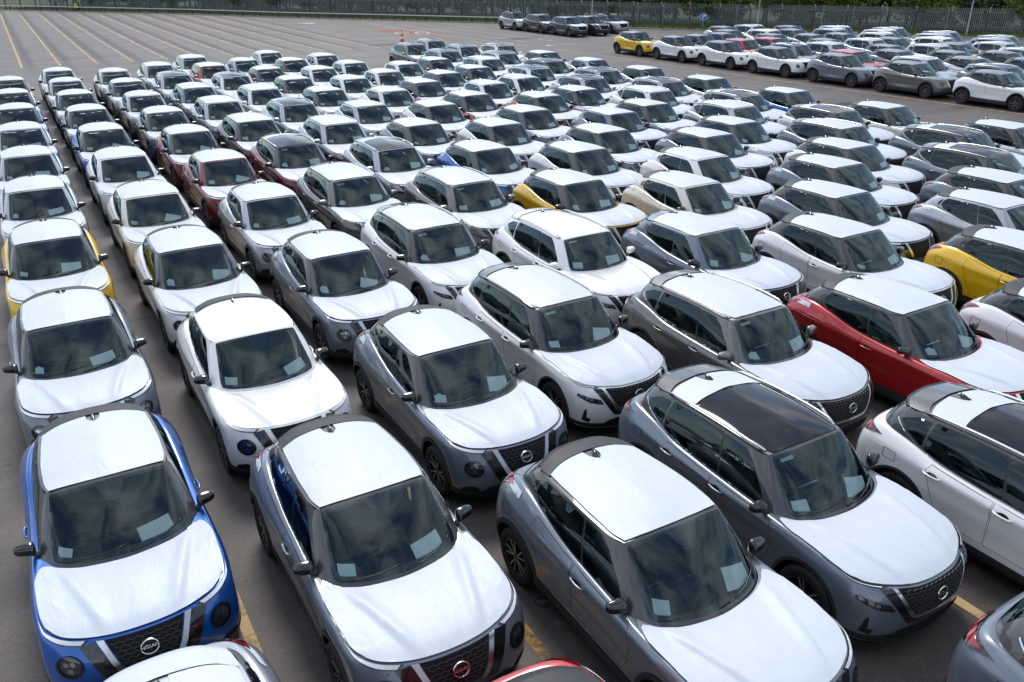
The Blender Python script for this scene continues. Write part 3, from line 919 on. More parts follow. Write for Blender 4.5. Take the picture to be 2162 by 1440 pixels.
    for a, b in bars:
        pts = []
        for p in (a, b):
            q, n = lookup[(abs(round(p[0], 4)), round(p[1], 4))]
            q, n = np.array(q), np.array(n)
            if p[0] < 0: q = q * [1, -1, 1]; n = n * [1, -1, 1]
            pts.append((q, n))
        (A, na), (B_, nb) = pts
        t = B_ - A; t = t / (np.linalg.norm(t) + 1e-9)
        s_ = np.cross(na, t)
        w = .0045
        k = len(BV)
        for q, n in pts:
            BV += [tuple(q + n * .005 - s_ * w), tuple(q + n * .014 - s_ * w * .5), tuple(q + n * .014 + s_ * w * .5), tuple(q + n * .005 + s_ * w)]
        BF += [(k, k + 1, k + 5, k + 4), (k + 1, k + 2, k + 6, k + 5), (k + 2, k + 3, k + 7, k + 6)]
    add('grille_mesh', (BV, BF), M_PLASTIC, lod=2, parent='grille', smooth=False)
    # emblem: ring and lettering
    q = LB.inv('front', [(0.0, .755 if not big else .73)], (0, 1), (2.5, 6))[0]
    p = LB.ev(np.array(q[0]), np.array(q[1])); n = LB.nrm(np.array([0.0]), np.array([q[1]]))[0]; n[1] = 0
    n = Vector(n).normalized(); yv = Vector((0, 1, 0)); zv = n.cross(yv); zv = zv if zv.z > 0 else -zv
    Mx = Matrix((( yv.x, zv.x, n.x, 0), (yv.y, zv.y, n.y, 0), (yv.z, zv.z, n.z, 0), (0, 0, 0, 1)))
    Mx.translation = Vector(p) + n * .014
    arcs = []
    for a0, a1 in ((.30, math.pi - .30), (math.pi + .30, 2 * math.pi - .30)):
        arcs.append(tube([(math.cos(a) * .078, math.sin(a) * .066, .010) for a in np.linspace(a0, a1, 14)], .0085, 6))
    tv, tf = text_vf('NISSAN', .046, .004)
    arcs.append(([(x * 1.05, y, z + .012) for x, y, z in tv], tf))
    ev_, ef_ = join(*arcs)
    ev_ = [tuple(Mx @ Vector(v)) for v in ev_]
    # seen from the front the car's left (+y) is on the right
    add('emblem', (ev_, ef_), M_CHROME, lod=2, parent='grille', smooth=False)
    def fpatch(poly, step=.04, off=.006):
        return patch(LB, [front(poly)], (), step, off)
    tr, tr2, sc_ = fpatch(trim, off=.009), fpatch(trim2, off=.006), fpatch(scoop, off=.004)
    dr, di = patch(LB, [drl], (), .04, .006), patch(LB, [drl_in], (), .04, .012)
    for f, k in ((lambda a: a, 'L'), (mirror_vf, 'R')):
        add('chrome_trim', f(tr), M_CHROME, 'trim', key='trim' + k)
        add('black_trim', f(tr2), M_GLOSSBLK, lod=1, key='trimb' + k)
        add('running_light', f(dr), M_GLOSSBLK, lod=1, key='drl' + k)
        add('light_strip', f(di), M_LAMPW, lod=1, parent='drl' + k, key='drli' + k)
        add('bumper_intake', f(sc_), M_UNDER, lod=1, key='scoop' + k)
        if not big:
            cpts = [(lamp_c[0] + lamp_r[0] * math.cos(a), lamp_c[1] + lamp_r[1] * math.sin(a)) for a in np.linspace(0, 2 * math.pi, 33)[:-1]]
            cin = [(lamp_c[0] + lamp_r[0] * .80 * math.cos(a), lamp_c[1] + lamp_r[1] * .80 * math.sin(a)) for a in np.linspace(0, 2 * math.pi, 33)[:-1]]
            ou, iu = LB.inv('front', cpts, (1.2, 4.2), (2.5, 6)), LB.inv('front', cin, (1.2, 4.2), (2.5, 6))
            add('headlight', f(patch(LB, [ou], (), .03, .008)), M_LAMPD, lod=0, key='head' + k)
            add('bezel', f(patch(LB, [ou], [iu], .03, .016)), M_GLOSSBLK, lod=2, parent='head' + k, key='bez' + k)
            lens = []
            for dy, dz, r_ in ((-.025, .028, .022), (.026, .028, .022), (0, -.030, .026)):
                cc = [(lamp_c[0] + dy + r_ * math.cos(a), lamp_c[1] + dz + r_ * math.sin(a)) for a in np.linspace(0, 2 * math.pi, 13)[:-1]]
                lens.append(patch(LB, [LB.inv('front', cc, (1.2, 4.2), (2.5, 6))], (), .03, .011))
            add('lamp_reflector', f(join(*lens)), M_LAMPR, lod=2, parent='head' + k, key='lens' + k)
        else:
            hu = front(head)
            add('headlight', f(patch(LB, [hu], (), .03, .008)), M_LAMPD, lod=0, key='head' + k)
            lens = [patch(LB, [front([(y, z), (y + .032, z + .012), (y + .032, z + .038), (y, z + .026)])], (), .03, .011) for y, z in ((.60, .685), (.648, .70), (.696, .715), (.744, .730), (.79, .755))]
            add('lamp_reflector', f(join(*lens)), M_LAMPR, lod=2, parent='head' + k, key='lens' + k)
    lp = front(low)
    lp = [(0.0, q[1]) if p[0] == 0 else q for p, q in zip(dense(low, .03), lp)]
    add('lower_grille', patch(LB, [lp], (), .05, .011, both=True), M_UNDER, lod=1)
    lipv = patch(LB, [[(0, .75), (2.2, .75), (3.3, 1.05), (3.3, 1.30), (2.2, 1.1), (0, 1.1)]], (), .05, .016, both=True)
    add('front_skid_plate', lipv, M_SATIN if big else M_PLASTIC, lod=1)
    # ---- rear lights
    if not big:
        tl = [(11.75, 5.70), (12.4, 5.93), (13.5, 5.93), (13.75, 5.45), (13.25, 4.55), (12.95, 4.95), (12.5, 5.35)]
        tli = [(12.2, 5.66), (13.3, 5.72), (13.45, 5.40), (13.15, 4.95), (12.95, 5.25)]
    else:
        tl = [(11.85, 5.42), (12.6, 5.62), (13.6, 5.72), (14.4, 5.70), (14.4, 5.15), (13.3, 4.75), (12.7, 5.05)]
        tli = [(12.3, 5.42), (13.1, 5.56), (14.2, 5.58), (14.2, 5.30), (13.2, 5.10), (12.7, 5.22)]
    tp, ti = patch(LB, [tl], (), .04, .008), patch(LB, [tli], (), .04, .013)
    rq = [(11.02, 5.45), (12.0, 5.50), (12.05, 5.86), (11.05, 5.84)]
    rqp = patch(LB, [rounded(rq, .08)], (), .05, .006)
    for f, k in ((lambda a: a, 'L'), (mirror_vf, 'R')):
        add('tail_light', f(tp), M_TAIL if not big else M_TAILD, key='tail' + k)
        add('light_strip', f(ti), M_TAILD if not big else M_TAIL, lod=1, parent='tail' + k, key='taili' + k)
        add('panel_film', f(rqp), M_FILM, 'panel_film', key='pf' + k)
    fuel = patch(LB, [rounded(side([(-1.42, .86), (-1.60, .87), (-1.60, 1.0), (-1.42, .99)])[::1], .05)], [rounded(side([(-1.427, .867), (-1.593, .877), (-1.593, .993), (-1.427, .983)])[::1], .05)], .03, .002)
    add('fuel_flap_gap', mirror_vf(fuel), M_UNDER, lod=2)
    # ---- mirrors
    bm = bmesh.new()
    bmesh.ops.create_uvsphere(bm, u_segments=14, v_segments=9, radius=1.0)
    for v in bm.verts:
        x, y, z = v.co
        e_ = lambda t: math.copysign(abs(t) ** .5, t)
        X, Y, Z = e_(x), e_(y), e_(z)
        v.co = (X * (.075 if x > 0 else .035) * (1 - .22 * Y), Y * .098, Z * (.066 - .014 * Y) * (1 - .25 * max(0, X)) + .006 * Y)
    mc = (.535, .890, 1.095) if not big else (.62, .945, 1.10)
    hv, hf = bm_vf(bm)
    hv = [(x + mc[0] - .10 * y, y + mc[1], z + mc[2]) for x, y, z in hv]
    st = tube([(mc[0] + .02, mc[1] - .05, mc[2] - .05), (mc[0] + .03, mc[1] - .09, mc[2] - .075), (mc[0] + .04, mc[1] - .14, mc[2] - .10)], (.034, .026), 6)
    gl = ([(mc[0] - .036 - .1 * y, mc[1] + y, mc[2] + z) for y, z in ((-.08, -.048), (.08, -.043), (.075, .04), (-.075, .052))], [(0, 1, 2, 3)])
    for f, k in ((lambda a: a, 'L'), (mirror_vf, 'R')):
        add('door_mirror', f((hv, hf)), None, 'mirror', key='mir' + k)
        add('mirror_arm', f(st), M_PLASTIC, lod=1, parent='mir' + k, key='mirs' + k)
        add('mirror_glass', f(gl), M_MIRRORG, lod=2, parent='mir' + k, key='mirg' + k)
    # ---- door handles
    hx = [(-.09, .895)] if not big else [(-.05, .925), (-.92, .955)]
    for n_, (x, z) in enumerate(hx):
        q = LB.inv('side', [(x, z)], (5, 11.5), (3, 6))[0]
        p = LB.ev(np.array(q[0]), np.array(q[1]))
        bar = tube([(x - .11, p[1] - .004, z + .004), (x - .085, p[1] + .022, z + .003), (x, p[1] + .030, z), (x + .085, p[1] + .022, z - .003), (x + .11, p[1] - .004, z - .004)], (.014, .011), 6)
        cup = patch(LB, [LB.inv('side', [(x + .075 * math.cos(a), z - .004 + .034 * math.sin(a)) for a in np.linspace(0, 2 * math.pi, 17)[:-1]], (5, 11.5), (3, 6))], (), .03, .003)
        for f, k in ((lambda a: a, 'L'), (mirror_vf, 'R')):
            add('handle', f(bar), None, 'paint', lod=1, parent=('doorF' if n_ == 0 else 'doorB') + k, key='han%d%s' % (n_, k))
            add('handle_recess', f(cup), M_UNDER, lod=2, parent=('doorF' if n_ == 0 else 'doorB') + k, key='hanr%d%s' % (n_, k))
    # ---- wipers
    def on_ws(c, h, o=.016):
        p = GH.ev(np.array(abs(c)), np.array(h * 3)); n = GH.nrm(np.array([abs(c)]), np.array([h * 3]))[0]
        q = p + n * o
        return (q[0], q[1] if c >= 0 else -q[1], q[2])
    add('wiper', tube([on_ws(c, h) for c, h in ((-2.3, .06), (-1.6, .075), (-.9, .095), (-.3, .125), (.15, .15))], .008, 5), M_FRIT, lod=1, key='wipA')
    add('wiper', tube([on_ws(c, h) for c, h in ((.1, .05), (.7, .065), (1.4, .10), (2.0, .15), (2.35, .19))], .008, 5), M_FRIT, lod=1, key='wipB')
    # ---- things seen through the glass
    x0, x1 = T['dash']
    zt = T['gb'][0][2] - .035
    dv = [(x1, -.50, zt - .02), (x1, .50, zt - .02), (x1 - .16, .68, zt - .01), (x1 - .16, -.68, zt - .01), (x0 + .06, -.70, zt), (x0 + .06, .70, zt), (x0, -.70, zt - .14), (x0, .70, zt - .14), (x0 + .1, -.7, .50), (x0 + .1, .7, .50)]
    df = [(0, 1, 2, 3), (3, 2, 5, 4), (4, 5, 7, 6), (6, 7, 9, 8)]
    add('dashboard', (dv, df), M_DASH, lod=0, smooth=False)
    add('dash_reflection_strip', box_vf(x0 + .03, x0 + .045, -.16, .16, zt + .05, zt + .058), M_SATIN, lod=2, parent='dashboard', smooth=False)  # added silver strip, imitates the dash's reflection line in the windscreen
    sx = T['seat_x']
    def seat_vf(x, y, w):
        a = bm_vf(rbox(x - .05, x + .48, y - w, y + w, .52, .68, .05))
        b = bm_vf(rbox(x - .17, x - .03, y - w * .96, y + w * .96, .60, 1.14, .05))
        b = ([(p[0] - (p[2] - .6) * .28, p[1], p[2]) for p in b[0]], b[1])
        c = bm_vf(rbox(x - .32, x - .23, y - .13, y + .13, 1.16, 1.33, .035))
        return join(a, b, c)
    add('seat', seat_vf(sx, .36, .25), M_SEAT, lod=1, key='seatL')
    add('seat', seat_vf(sx, -.36, .25), M_SEAT, lod=1, key='seatR')
    rb = join(bm_vf(rbox(-1.0, -.55, -.62, .62, .52, .66, .05)), bm_vf(rbox(-1.22, -1.06, -.60, .60, .60, 1.10, .05)))
    add('rear_bench', rb, M_SEAT, lod=1)
    rg_, ri = .185, .016
    sw = tube([(0, math.cos(a) * rg_, math.sin(a) * rg_) for a in np.linspace(0, 2 * math.pi, 25)], ri, 6, cap=False)
    bar = box_vf(-.012, .012, -.17, .17, -.03, .03)
    swv = join(sw, bar)
    th = R(-24)
    add('steering_wheel', ([(sx + .50 + x * math.cos(th) - z * math.sin(th), y - .36, .89 + x * math.sin(th) + z * math.cos(th)) for x, y, z in swv[0]], swv[1]), M_DASH, lod=2)
    # sensor housing behind the top of the windscreen
    add('sensor_housing', patch(GH, [[(0, 3 * .70), (.18, 3 * .71), (.34, 3 * .78), (.52, 3 * .93), (0, 3 * .93)]], (), .05, -.018, both=True), M_SENSOR, lod=1)
    add('sensor_window', patch(GH, [[(0, 3 * .80), (.16, 3 * .80), (0, 3 * .88)]], (), .03, -.006, both=True), M_LINER if big else M_TAG, lod=2, parent='sensor_housing')
    if big:
        vt = patch(GH, [[(1.15, 3 * .86), (1.95, 3 * .85), (1.98, 3 * .905), (1.15, 3 * .915)]], (), .05, -.03)
        add('visor_label', mirror_vf(vt), M_TAG, lod=1)
    # ---- wheels
    rim, tyre = wheel_meshes(T, 1 if big else 0)
    yw = .775 if not big else .785
    for c in (1, -1):
        for s_ in (1, -1):
            k = 'w%d%d' % (c, s_)
            sp_ = add('wheel', rim, None, loc=(c * wb, s_ * yw, hub), key=k)
            sp_['rot'] = 0.0 if s_ > 0 else math.pi
            add('tyre', tyre, None, parent=k, key='t' + k)
    # paper slips lying inside the windscreen
    papers = {'slip': [], 'sheet': []}
    pr = random.Random(11 + big)
    def quad(cu_, ch_, w, h, ang, notch=False):
        Q = [(-w / 2, -h / 2), (w / 2, -h / 2), (w / 2, h / 2), (-w / 2, h / 2)]
        if notch:
            Q = [(-w / 2, -h / 2), (w * .2, -h / 2), (w * .62, -h * .10), (w * .34, -h * .05), (w * .36, h * .42), (w * .1, h * .45), (w * .02, h * .56), (-w * .2, h * .55), (-w * .25, h * .45), (-w * .5, h * .40)]
        out = []
        for x, y in Q:
            X = x * math.cos(ang) - y * math.sin(ang); Y = x * math.sin(ang) + y * math.cos(ang)
            out.append((cu_ + X / .27, ch_ + Y / .85))
        return out
    for i in range(6):
        # driver's side (car's right)
        q = quad(2.02 + pr.uniform(-.15, .12), .17 + pr.uniform(-.015, .02), pr.uniform(.17, .23), pr.uniform(.16, .21), pr.uniform(-.3, .3), i % 2 == 0)
        vf = mirror_vf(patch(GH, [[(a, b * 3) for a, b in q]], (), .05, -.022))
        papers['slip'].append(vf)
        q = quad(1.35 + pr.uniform(-.35, .35), .20 + pr.uniform(-.02, .05), .34, pr.uniform(.18, .25), pr.uniform(-.45, .25))
        vf = patch(GH, [[(a, b * 3) for a, b in q]], (), .05, -.022)
        papers['sheet'].append(vf)
    pm = {}
    for k, lst in papers.items():
        pm[k] = []
        for vf in lst:
            c = np.mean(vf[0], 0)
            pm[k].append((mesh_of('paper', [np.array(p) - c for p in vf[0]], vf[1], M_PAPER), tuple(c)))
    return specs, pm
# ------------------------------------------------------------------ ground, verge, markings
def asphalt_mat():
    m, nt, b, o = new_mat('asphalt')
    n, l = nt.nodes, nt.links
    tc = n.new('ShaderNodeTexCoord')
    def noise(scale, detail=4, rough=.55, vec=None, sc=None):
        q = n.new('ShaderNodeTexNoise'); q.inputs['Scale'].default_value = scale; q.inputs['Detail'].default_value = detail
        q.inputs['Roughness'].default_value = rough
        if sc:
            mp = n.new('ShaderNodeMapping'); mp.inputs['Scale'].default_value = sc
            l.new(tc.outputs['Object'], mp.inputs['Vector']); l.new(mp.outputs[0], q.inputs['Vector'])
        else:
            l.new(tc.outputs['Object'], q.inputs['Vector'])
        return q
    def ramp(src, p0, p1, c0, c1):
        r = n.new('ShaderNodeValToRGB')
        r.color_ramp.elements[0].position = p0; r.color_ramp.elements[0].color = (*c0, 1)
        r.color_ramp.elements[1].position = p1; r.color_ramp.elements[1].color = (*c1, 1)
        l.new(src, r.inputs[0]); return r
    def mul(a, b_, fac=1.0):
        x = n.new('ShaderNodeMix'); x.data_type = 'RGBA'; x.blend_type = 'MULTIPLY'; x.inputs['Factor'].default_value = fac
        l.new(a, x.inputs[6]); l.new(b_, x.inputs[7]); return x.outputs[2]
    grain = ramp(noise(60, 4, .75).outputs[0], .36, .66, (.046, .038, .033), (.165, .140, .126))
    coarse = ramp(noise(14, 4, .7).outputs[0], .35, .65, (.80, .80, .80), (1.15, 1.14, 1.13))
    blotch = ramp(noise(.35, 5).outputs[0], .35, .68, (.78, .78, .79), (1.12, 1.10, 1.08))
    streak = ramp(noise(1.0, 5, .6, sc=(.07, .9, 1)).outputs[0], .36, .60, (.66, .66, .67), (1.12, 1.10, 1.09))
    c = mul(grain.outputs[0], blotch.outputs[0]); c = mul(c, coarse.outputs[0]); c = mul(c, streak.outputs[0])
    # oil and rubber trails left of the old parking lines
    sp = n.new('ShaderNodeSeparateXYZ'); l.new(tc.outputs['Object'], sp.inputs[0])
    wob = noise(.25, 2); 
    md = n.new('ShaderNodeMath'); md.operation = 'MULTIPLY_ADD'; md.inputs[1].default_value = .5
    l.new(wob.outputs[0], md.inputs[0]); l.new(sp.outputs['X'], md.inputs[2])
    sub = n.new('ShaderNodeMath'); sub.operation = 'SUBTRACT'; sub.inputs[1].default_value = 2.05
    l.new(md.outputs[0], sub.inputs[0])
    fm = n.new('ShaderNodeMath'); fm.operation = 'PINGPONG'; fm.inputs[1].default_value = 1.125
    l.new(sub.outputs[0], fm.inputs[0])
    tr = n.new('ShaderNodeMapRange'); tr.inputs['From Min'].default_value = .10; tr.inputs['From Max'].default_value = .48
    tr.inputs['To Min'].default_value = 1; tr.inputs['To Max'].default_value = 0
    l.new(fm.outputs[0], tr.inputs['Value'])
    yr = n.new('ShaderNodeMapRange'); yr.inputs['From Min'].default_value = 58; yr.inputs['From Max'].default_value = 70
    l.new(sp.outputs['Y'], yr.inputs['Value'])
    xr = n.new('ShaderNodeMapRange'); xr.inputs['From Min'].default_value = 30; xr.inputs['From Max'].default_value = 26
    l.new(sp.outputs['X'], xr.inputs['Value'])
    m1 = n.new('ShaderNodeMath'); m1.operation = 'MULTIPLY'; l.new(tr.outputs[0], m1.inputs[0]); l.new(yr.outputs[0], m1.inputs[1])
    m2 = n.new('ShaderNodeMath'); m2.operation = 'MULTIPLY'; l.new(m1.outputs[0], m2.inputs[0]); l.new(xr.outputs[0], m2.inputs[1])
    m3 = n.new('ShaderNodeMath'); m3.operation = 'MULTIPLY'; l.new(m2.outputs[0], m3.inputs[0]); m3.inputs[1].default_value = .55
    mx = n.new('ShaderNodeMix'); mx.data_type = 'RGBA'
    l.new(m3.outputs[0], mx.inputs['Factor']); l.new(c, mx.inputs[6]); mx.inputs[7].default_value = (.050, .048, .048, 1)
    sg = n.new('ShaderNodeMapRange'); sg.inputs['To Min'].default_value = .55; sg.inputs['To Max'].default_value = 0.0
    l.new(m3.outputs[0], sg.inputs['Value']); l.new(sg.outputs[0], b.inputs['Specular IOR Level'])
    # dark spots
    sp2 = ramp(noise(2.3, 3).outputs[0], .24, .31, (.45, .45, .46), (1, 1, 1))
    c2 = mul(mx.outputs[2], sp2.outputs[0])
    l.new(c2, b.inputs['Base Color'])
    b.inputs['Roughness'].default_value = .62
    b.inputs['Specular IOR Level'].default_value = .5
    bp = n.new('ShaderNodeBump'); bp.inputs['Strength'].default_value = .35; bp.inputs['Distance'].default_value = .006
    l.new(noise(120, 2).outputs[0], bp.inputs['Height']); l.new(bp.outputs[0], b.inputs['Normal'])
    return m
M_ASPHALT = asphalt_mat()

def worn_mat(name, col, lo, hi, scale=2.2):
    """road paint worn through to the asphalt below"""
    m, nt, b, o = new_mat(name)
    n, l = nt.nodes, nt.links
    tc = n.new('ShaderNodeTexCoord')
    a = n.new('ShaderNodeTexNoise'); a.inputs['Scale'].default_value = scale; a.inputs['Detail'].default_value = 8; a.inputs['Roughness'].default_value = .75
    g = n.new('ShaderNodeNewGeometry')
    l.new(g.outputs['Position'], a.inputs['Vector'])
    r = n.new('ShaderNodeMapRange'); r.inputs['From Min'].default_value = lo; r.inputs['From Max'].default_value = hi
    l.new(a.outputs[0], r.inputs['Value'])
    b.inputs['Base Color'].default_value = (*col, 1); b.inputs['Roughness'].default_value = .7
    t = n.new('ShaderNodeBsdfTransparent')
    mx = n.new('ShaderNodeMixShader')
    l.new(r.outputs[0], mx.inputs[0]); l.new(t.outputs[0], mx.inputs[1]); l.new(b.outputs[0], mx.inputs[2])
    l.new(mx.outputs[0], o.inputs['Surface'])
    return m
M_YLINE = worn_mat('yellow_paint', (.52, .36, .16), .33, .54)
M_YWORN = worn_mat('yellow_paint_worn', (.50, .29, .06), .46, .60, 3.0)
M_YFAINT = worn_mat('yellow_paint_faint', (.42, .25, .06), .585, .70, 3.0)
M_WLINE = worn_mat('white_paint', (.55, .53, .50), .36, .52)
M_RPATCH = worn_mat('red_paint', (.34, .085, .045), .33, .56, 1.1)
M_TAR = worn_mat('tar_patch', (.020, .019, .019), .30, .50, 1.5)
M_JOINT = worn_mat('asphalt_joint', (.13, .125, .12), .42, .60, 2.0)

def poly_obj(name, pts, z, mat, parent=None):
    return obj(name, mesh_of(name, [(x, y, z) for x, y in pts], [tuple(range(len(pts)))], mat, False), parent)

EDGE = [(-28, 183), (1.75, 143.5), (22.2, 118.0), (30.3, 105.0), (38.6, 94.3), (47.4, 82.3), (54.7, 69.6), (58.3, 64.0), (74.8, 42.0), (92, 18), (120, -22)]
FENCE = [(-22, 187), (7.0, 148), (27.6, 121.5), (36.0, 109), (44.2, 98.5), (52.6, 86.5), (59.3, 74.4), (63.6, 68.2), (81, 45.2), (98, 21), (126, -19)]
G = 900
ground = tag(obj('ground', mesh_of('ground', [(-G, -G, 0), (G, -G, 0), (G, G, 0), (-G, G, 0)], [(0, 1, 2, 3)], M_ASPHALT, False)), kind='structure')

def soil_mat():
    m, nt, b, o = new_mat('verge_soil')
    n, l = nt.nodes, nt.links
    tc = n.new('ShaderNodeTexCoord')
    a = n.new('ShaderNodeTexNoise'); a.inputs['Scale'].default_value = .8; a.inputs['Detail'].default_value = 7
    l.new(tc.outputs['Object'], a.inputs['Vector'])
    r = n.new('ShaderNodeValToRGB')
    r.color_ramp.elements[0].position = .35; r.color_ramp.elements[0].color = (.020, .032, .010, 1)
    r.color_ramp.elements[1].position = .7; r.color_ramp.elements[1].color = (.055, .062, .020, 1)
    l.new(a.outputs[0], r.inputs[0]); l.new(r.outputs[0], b.inputs['Base Color'])
    b.inputs['Roughness'].default_value = .95
    return m
M_SOIL = soil_mat()
vp = EDGE + [(900, -22), (900, 900), (-28, 900)]
verge = tag(poly_obj('verge', vp, .06, M_SOIL), kind='structure')
# kerb along the edge of the verge
kv, kf = [], []
for (x, y) in EDGE:
    kv += [(x - .10, y - .08, 0), (x - .10, y - .08, .10), (x + .06, y + .05, .10)]
for i in range(len(EDGE) - 1):
    a = i * 3
    kf += [(a, a + 3, a + 4, a + 1), (a + 1, a + 4, a + 5, a + 2)]
M_CONC = pbr('concrete', (.26, .25, .235), .85)
tag(obj('kerb', mesh_of('kerb', kv, kf, M_CONC, False)), kind='structure')

def line(x0, y0, x1, y1, w, mat, z=.006, name='painted_line'):
    d = Vector((x1 - x0, y1 - y0)); n = Vector((-d.y, d.x)).normalized() * (w / 2)
    pts = [(x0 - n.x, y0 - n.y), (x1 - n.x, y1 - n.y), (x1 + n.x, y1 + n.y), (x0 + n.x, y0 + n.y)]
    c = ((x0 + x1) / 2, (y0 + y1) / 2)
    o = obj(name, mesh_of(name, [(p[0] - c[0], p[1] - c[1], 0) for p in pts], [(0, 1, 2, 3)], mat, False), ground, (c[0], c[1], z))
    return o
for i in range(12):                                     # the empty bays at the far end
    line(1.25 + 2.27 * i, 65.6 - .05 * i, 1.55 + 2.14 * i, 134 - 2.0 * i, .15, M_YLINE)
    line(1.28 + 2.27 * i, 60.0, 1.25 + 2.27 * i, 65.5, .035, M_JOINT, .005)
    if i < 11:
        line(.2 + 2.27 * i, 61.5 + (i % 3) * .7, .75 + 2.27 * i, 61.5 + (i % 3) * .7, .14, M_YLINE)
for i in range(13):                                     # worn lines under the parked rows
    x = 1.18 + 2.345 * i - (.010 * i if i > 4 else 0)
    line(x, -4, x - .012 * max(0, i - 4) * 3, 56, .13, M_YFAINT if i != 1 else M_YWORN)
line(.96, 5.0, .98, 8.2, .12, M_YLINE, .010)
line(7.92, 1.5, 7.90, 4.2, .14, M_YLINE, .010)
line(-3, 16.9, 40, 16.9, .05, M_JOINT, .004)
for x0, y0, x1, y1 in ((39.3, 20, 38.3, 35), (38.3, 35, 37.4, 57), (35.4, 90.4, 35.5, 72), (35.5, 72, 37.0, 60)):
    line(x0, y0, x1, y1, .12, M_YLINE if y0 < 60 else M_WLINE)
for i in range(6):
    line(37.2 + 2.3 * i, 88 - 3.1 * i, 38.6 + 2.3 * i, 63 - .6 * i, .10, M_WLINE)
for x in (30.0, 32.4, 34.8):
    line(x, 62.5, x + .1, 66.5, .14, M_YLINE)
line(38.4, 59.4, 41.1, 59.25, .14, M_WLINE)
line(33.5, 26.0, 36.6, 18.0, .10, M_RPATCH)
poly_obj('painted_arrow', [(38.0, 59.2), (38.7, 58.9), (38.7, 59.9)], .007, M_WLINE, ground)
poly_obj('painted_arrow', [(28.6, 94.6), (30.2, 93.4), (30.9, 94.6), (30.0, 95.2)], .007, M_WLINE, ground)
poly_obj('painted_arrow', [(26.2, 62.8), (27.8, 61.9), (28.1, 62.7), (27.0, 63.2)], .007, M_WLINE, ground)
poly_obj('red_marking', [(31.6, 80.5), (33.6, 75.2), (36.4, 74.6), (36.9, 76.0), (34.9, 79.6), (33.2, 81.2)], .005, M_RPATCH, ground)
def ring(cx, cy, rx, ry, w, a0=0, a1=2 * math.pi, ang=0):
    v, f = [], []
    A = np.linspace(a0, a1, 26)
    for a in A:
        for k in (1, 1 - w):
            x, y = math.cos(a) * rx * k, math.sin(a) * ry * k
            v.append((cx + x * math.cos(ang) - y * math.sin(ang), cy + x * math.sin(ang) + y * math.cos(ang), .009))
    for i in range(len(A) - 1):
        f.append((2 * i, 2 * i + 2, 2 * i + 3, 2 * i + 1))
    return v, f
obj('painted_digit', mesh_of('painted_digit', *ring(33.4, 77.0, .75, 1.15, .28, .4, 5.4, -.4), M_WLINE, False), ground)
obj('painted_digit', mesh_of('painted_digit', *ring(35.0, 76.0, .75, 1.25, .28, ang=-.4), M_WLINE, False), ground)
for (x, y, rx, ry) in ((27.9, 67.2, 1.6, .5), (39.6, 65.8, 2.0, .6), (31, 43.5, 1.7, .5), (34.5, 27.3, 1.6, .35), (3.93, 6.02, .09, .10)):
    poly_obj('tar_patch', [(x + rx * math.cos(a) * (1 + .2 * math.sin(3 * a)), y + ry * math.sin(a)) for a in np.linspace(0, 2 * math.pi, 19)[:-1]], .0045, M_TAR, ground)
lt = random.Random(5)
for (x, y, r_) in ((3.94, 6.02, .10), (3.91, 5.63, .09), (3.98, 5.52, .06)):   # trodden litter between the rows
    poly_obj('stain', [(x + r_ * math.cos(a) * lt.uniform(.5, 1), y + r_ * math.sin(a) * lt.uniform(.5, 1.1)) for a in np.linspace(0, 2 * math.pi, 12)[:-1]], .008, M_JOINT, ground)

# ------------------------------------------------------------------ grass on the verge
def along(P, step, start=0.0):
    out, d = [], start
    for a, b in zip(P, P[1:]):
        a, b = Vector(a), Vector(b); L = (b - a).length
        while d < L:
            out.append((a + (b - a) * (d / L), (b - a).normalized())); d += step
        d -= L
    return out
def leafy(name, c0, c1, scale=1.5):
    m, nt, b, o = new_mat(name)
    n, l = nt.nodes, nt.links
    g = n.new('ShaderNodeNewGeometry')
    a = n.new('ShaderNodeTexNoise'); a.inputs['Scale'].default_value = scale; a.inputs['Detail'].default_value = 3
    l.new(g.outputs['Position'], a.inputs['Vector'])
    r = n.new('ShaderNodeValToRGB')
    r.color_ramp.elements[0].position = .36; r.color_ramp.elements[0].color = (*c0, 1)
    r.color_ramp.elements[1].position = .66; r.color_ramp.elements[1].color = (*c1, 1)
    l.new(a.outputs[0], r.inputs[0]); l.new(r.outputs[0], b.inputs['Base Color'])
    b.inputs['Roughness'].default_value = .7
    tl = n.new('ShaderNodeBsdfTranslucent'); l.new(r.outputs[0], tl.inputs[0])
    mx = n.new('ShaderNodeMixShader'); mx.inputs[0].default_value = .25
    l.new(b.outputs[0], mx.inputs[1]); l.new(tl.outputs[0], mx.inputs[2]); l.new(mx.outputs[0], o.inputs['Surface'])
    return m
M_GRASS = leafy('grass_blades', (.045, .085, .015), (.13, .17, .035), .6)
gr = random.Random(21)
gv, gf = [], []
edge_pts = along(EDGE[1:], .12)
fence_pts = along(FENCE[1:], .12)
for k, (p, t) in enumerate(edge_pts):
    nrm = Vector((-t.y, t.x)); nrm = nrm if nrm.x > 0 else -nrm
    for j in range(11):
        q = p + nrm * gr.uniform(.1, 6.2) + t * gr.uniform(-.1, .1)
        h = gr.uniform(.10, .34); w = gr.uniform(.03, .08); a = gr.uniform(0, math.pi)
        i = len(gv)
        dx, dy = math.cos(a) * w, math.sin(a) * w
        gv += [(q.x - dx, q.y - dy, .05), (q.x + dx, q.y + dy, .05), (q.x + gr.uniform(-.08, .08), q.y + gr.uniform(-.08, .08), .05 + h)]
        gf.append((i, i + 1, i + 2))
tag(obj('grass', mesh_of('grass', gv, gf, M_GRASS, False)), 'rough grass on the verge below the palisade fence', 'grass', kind='stuff')

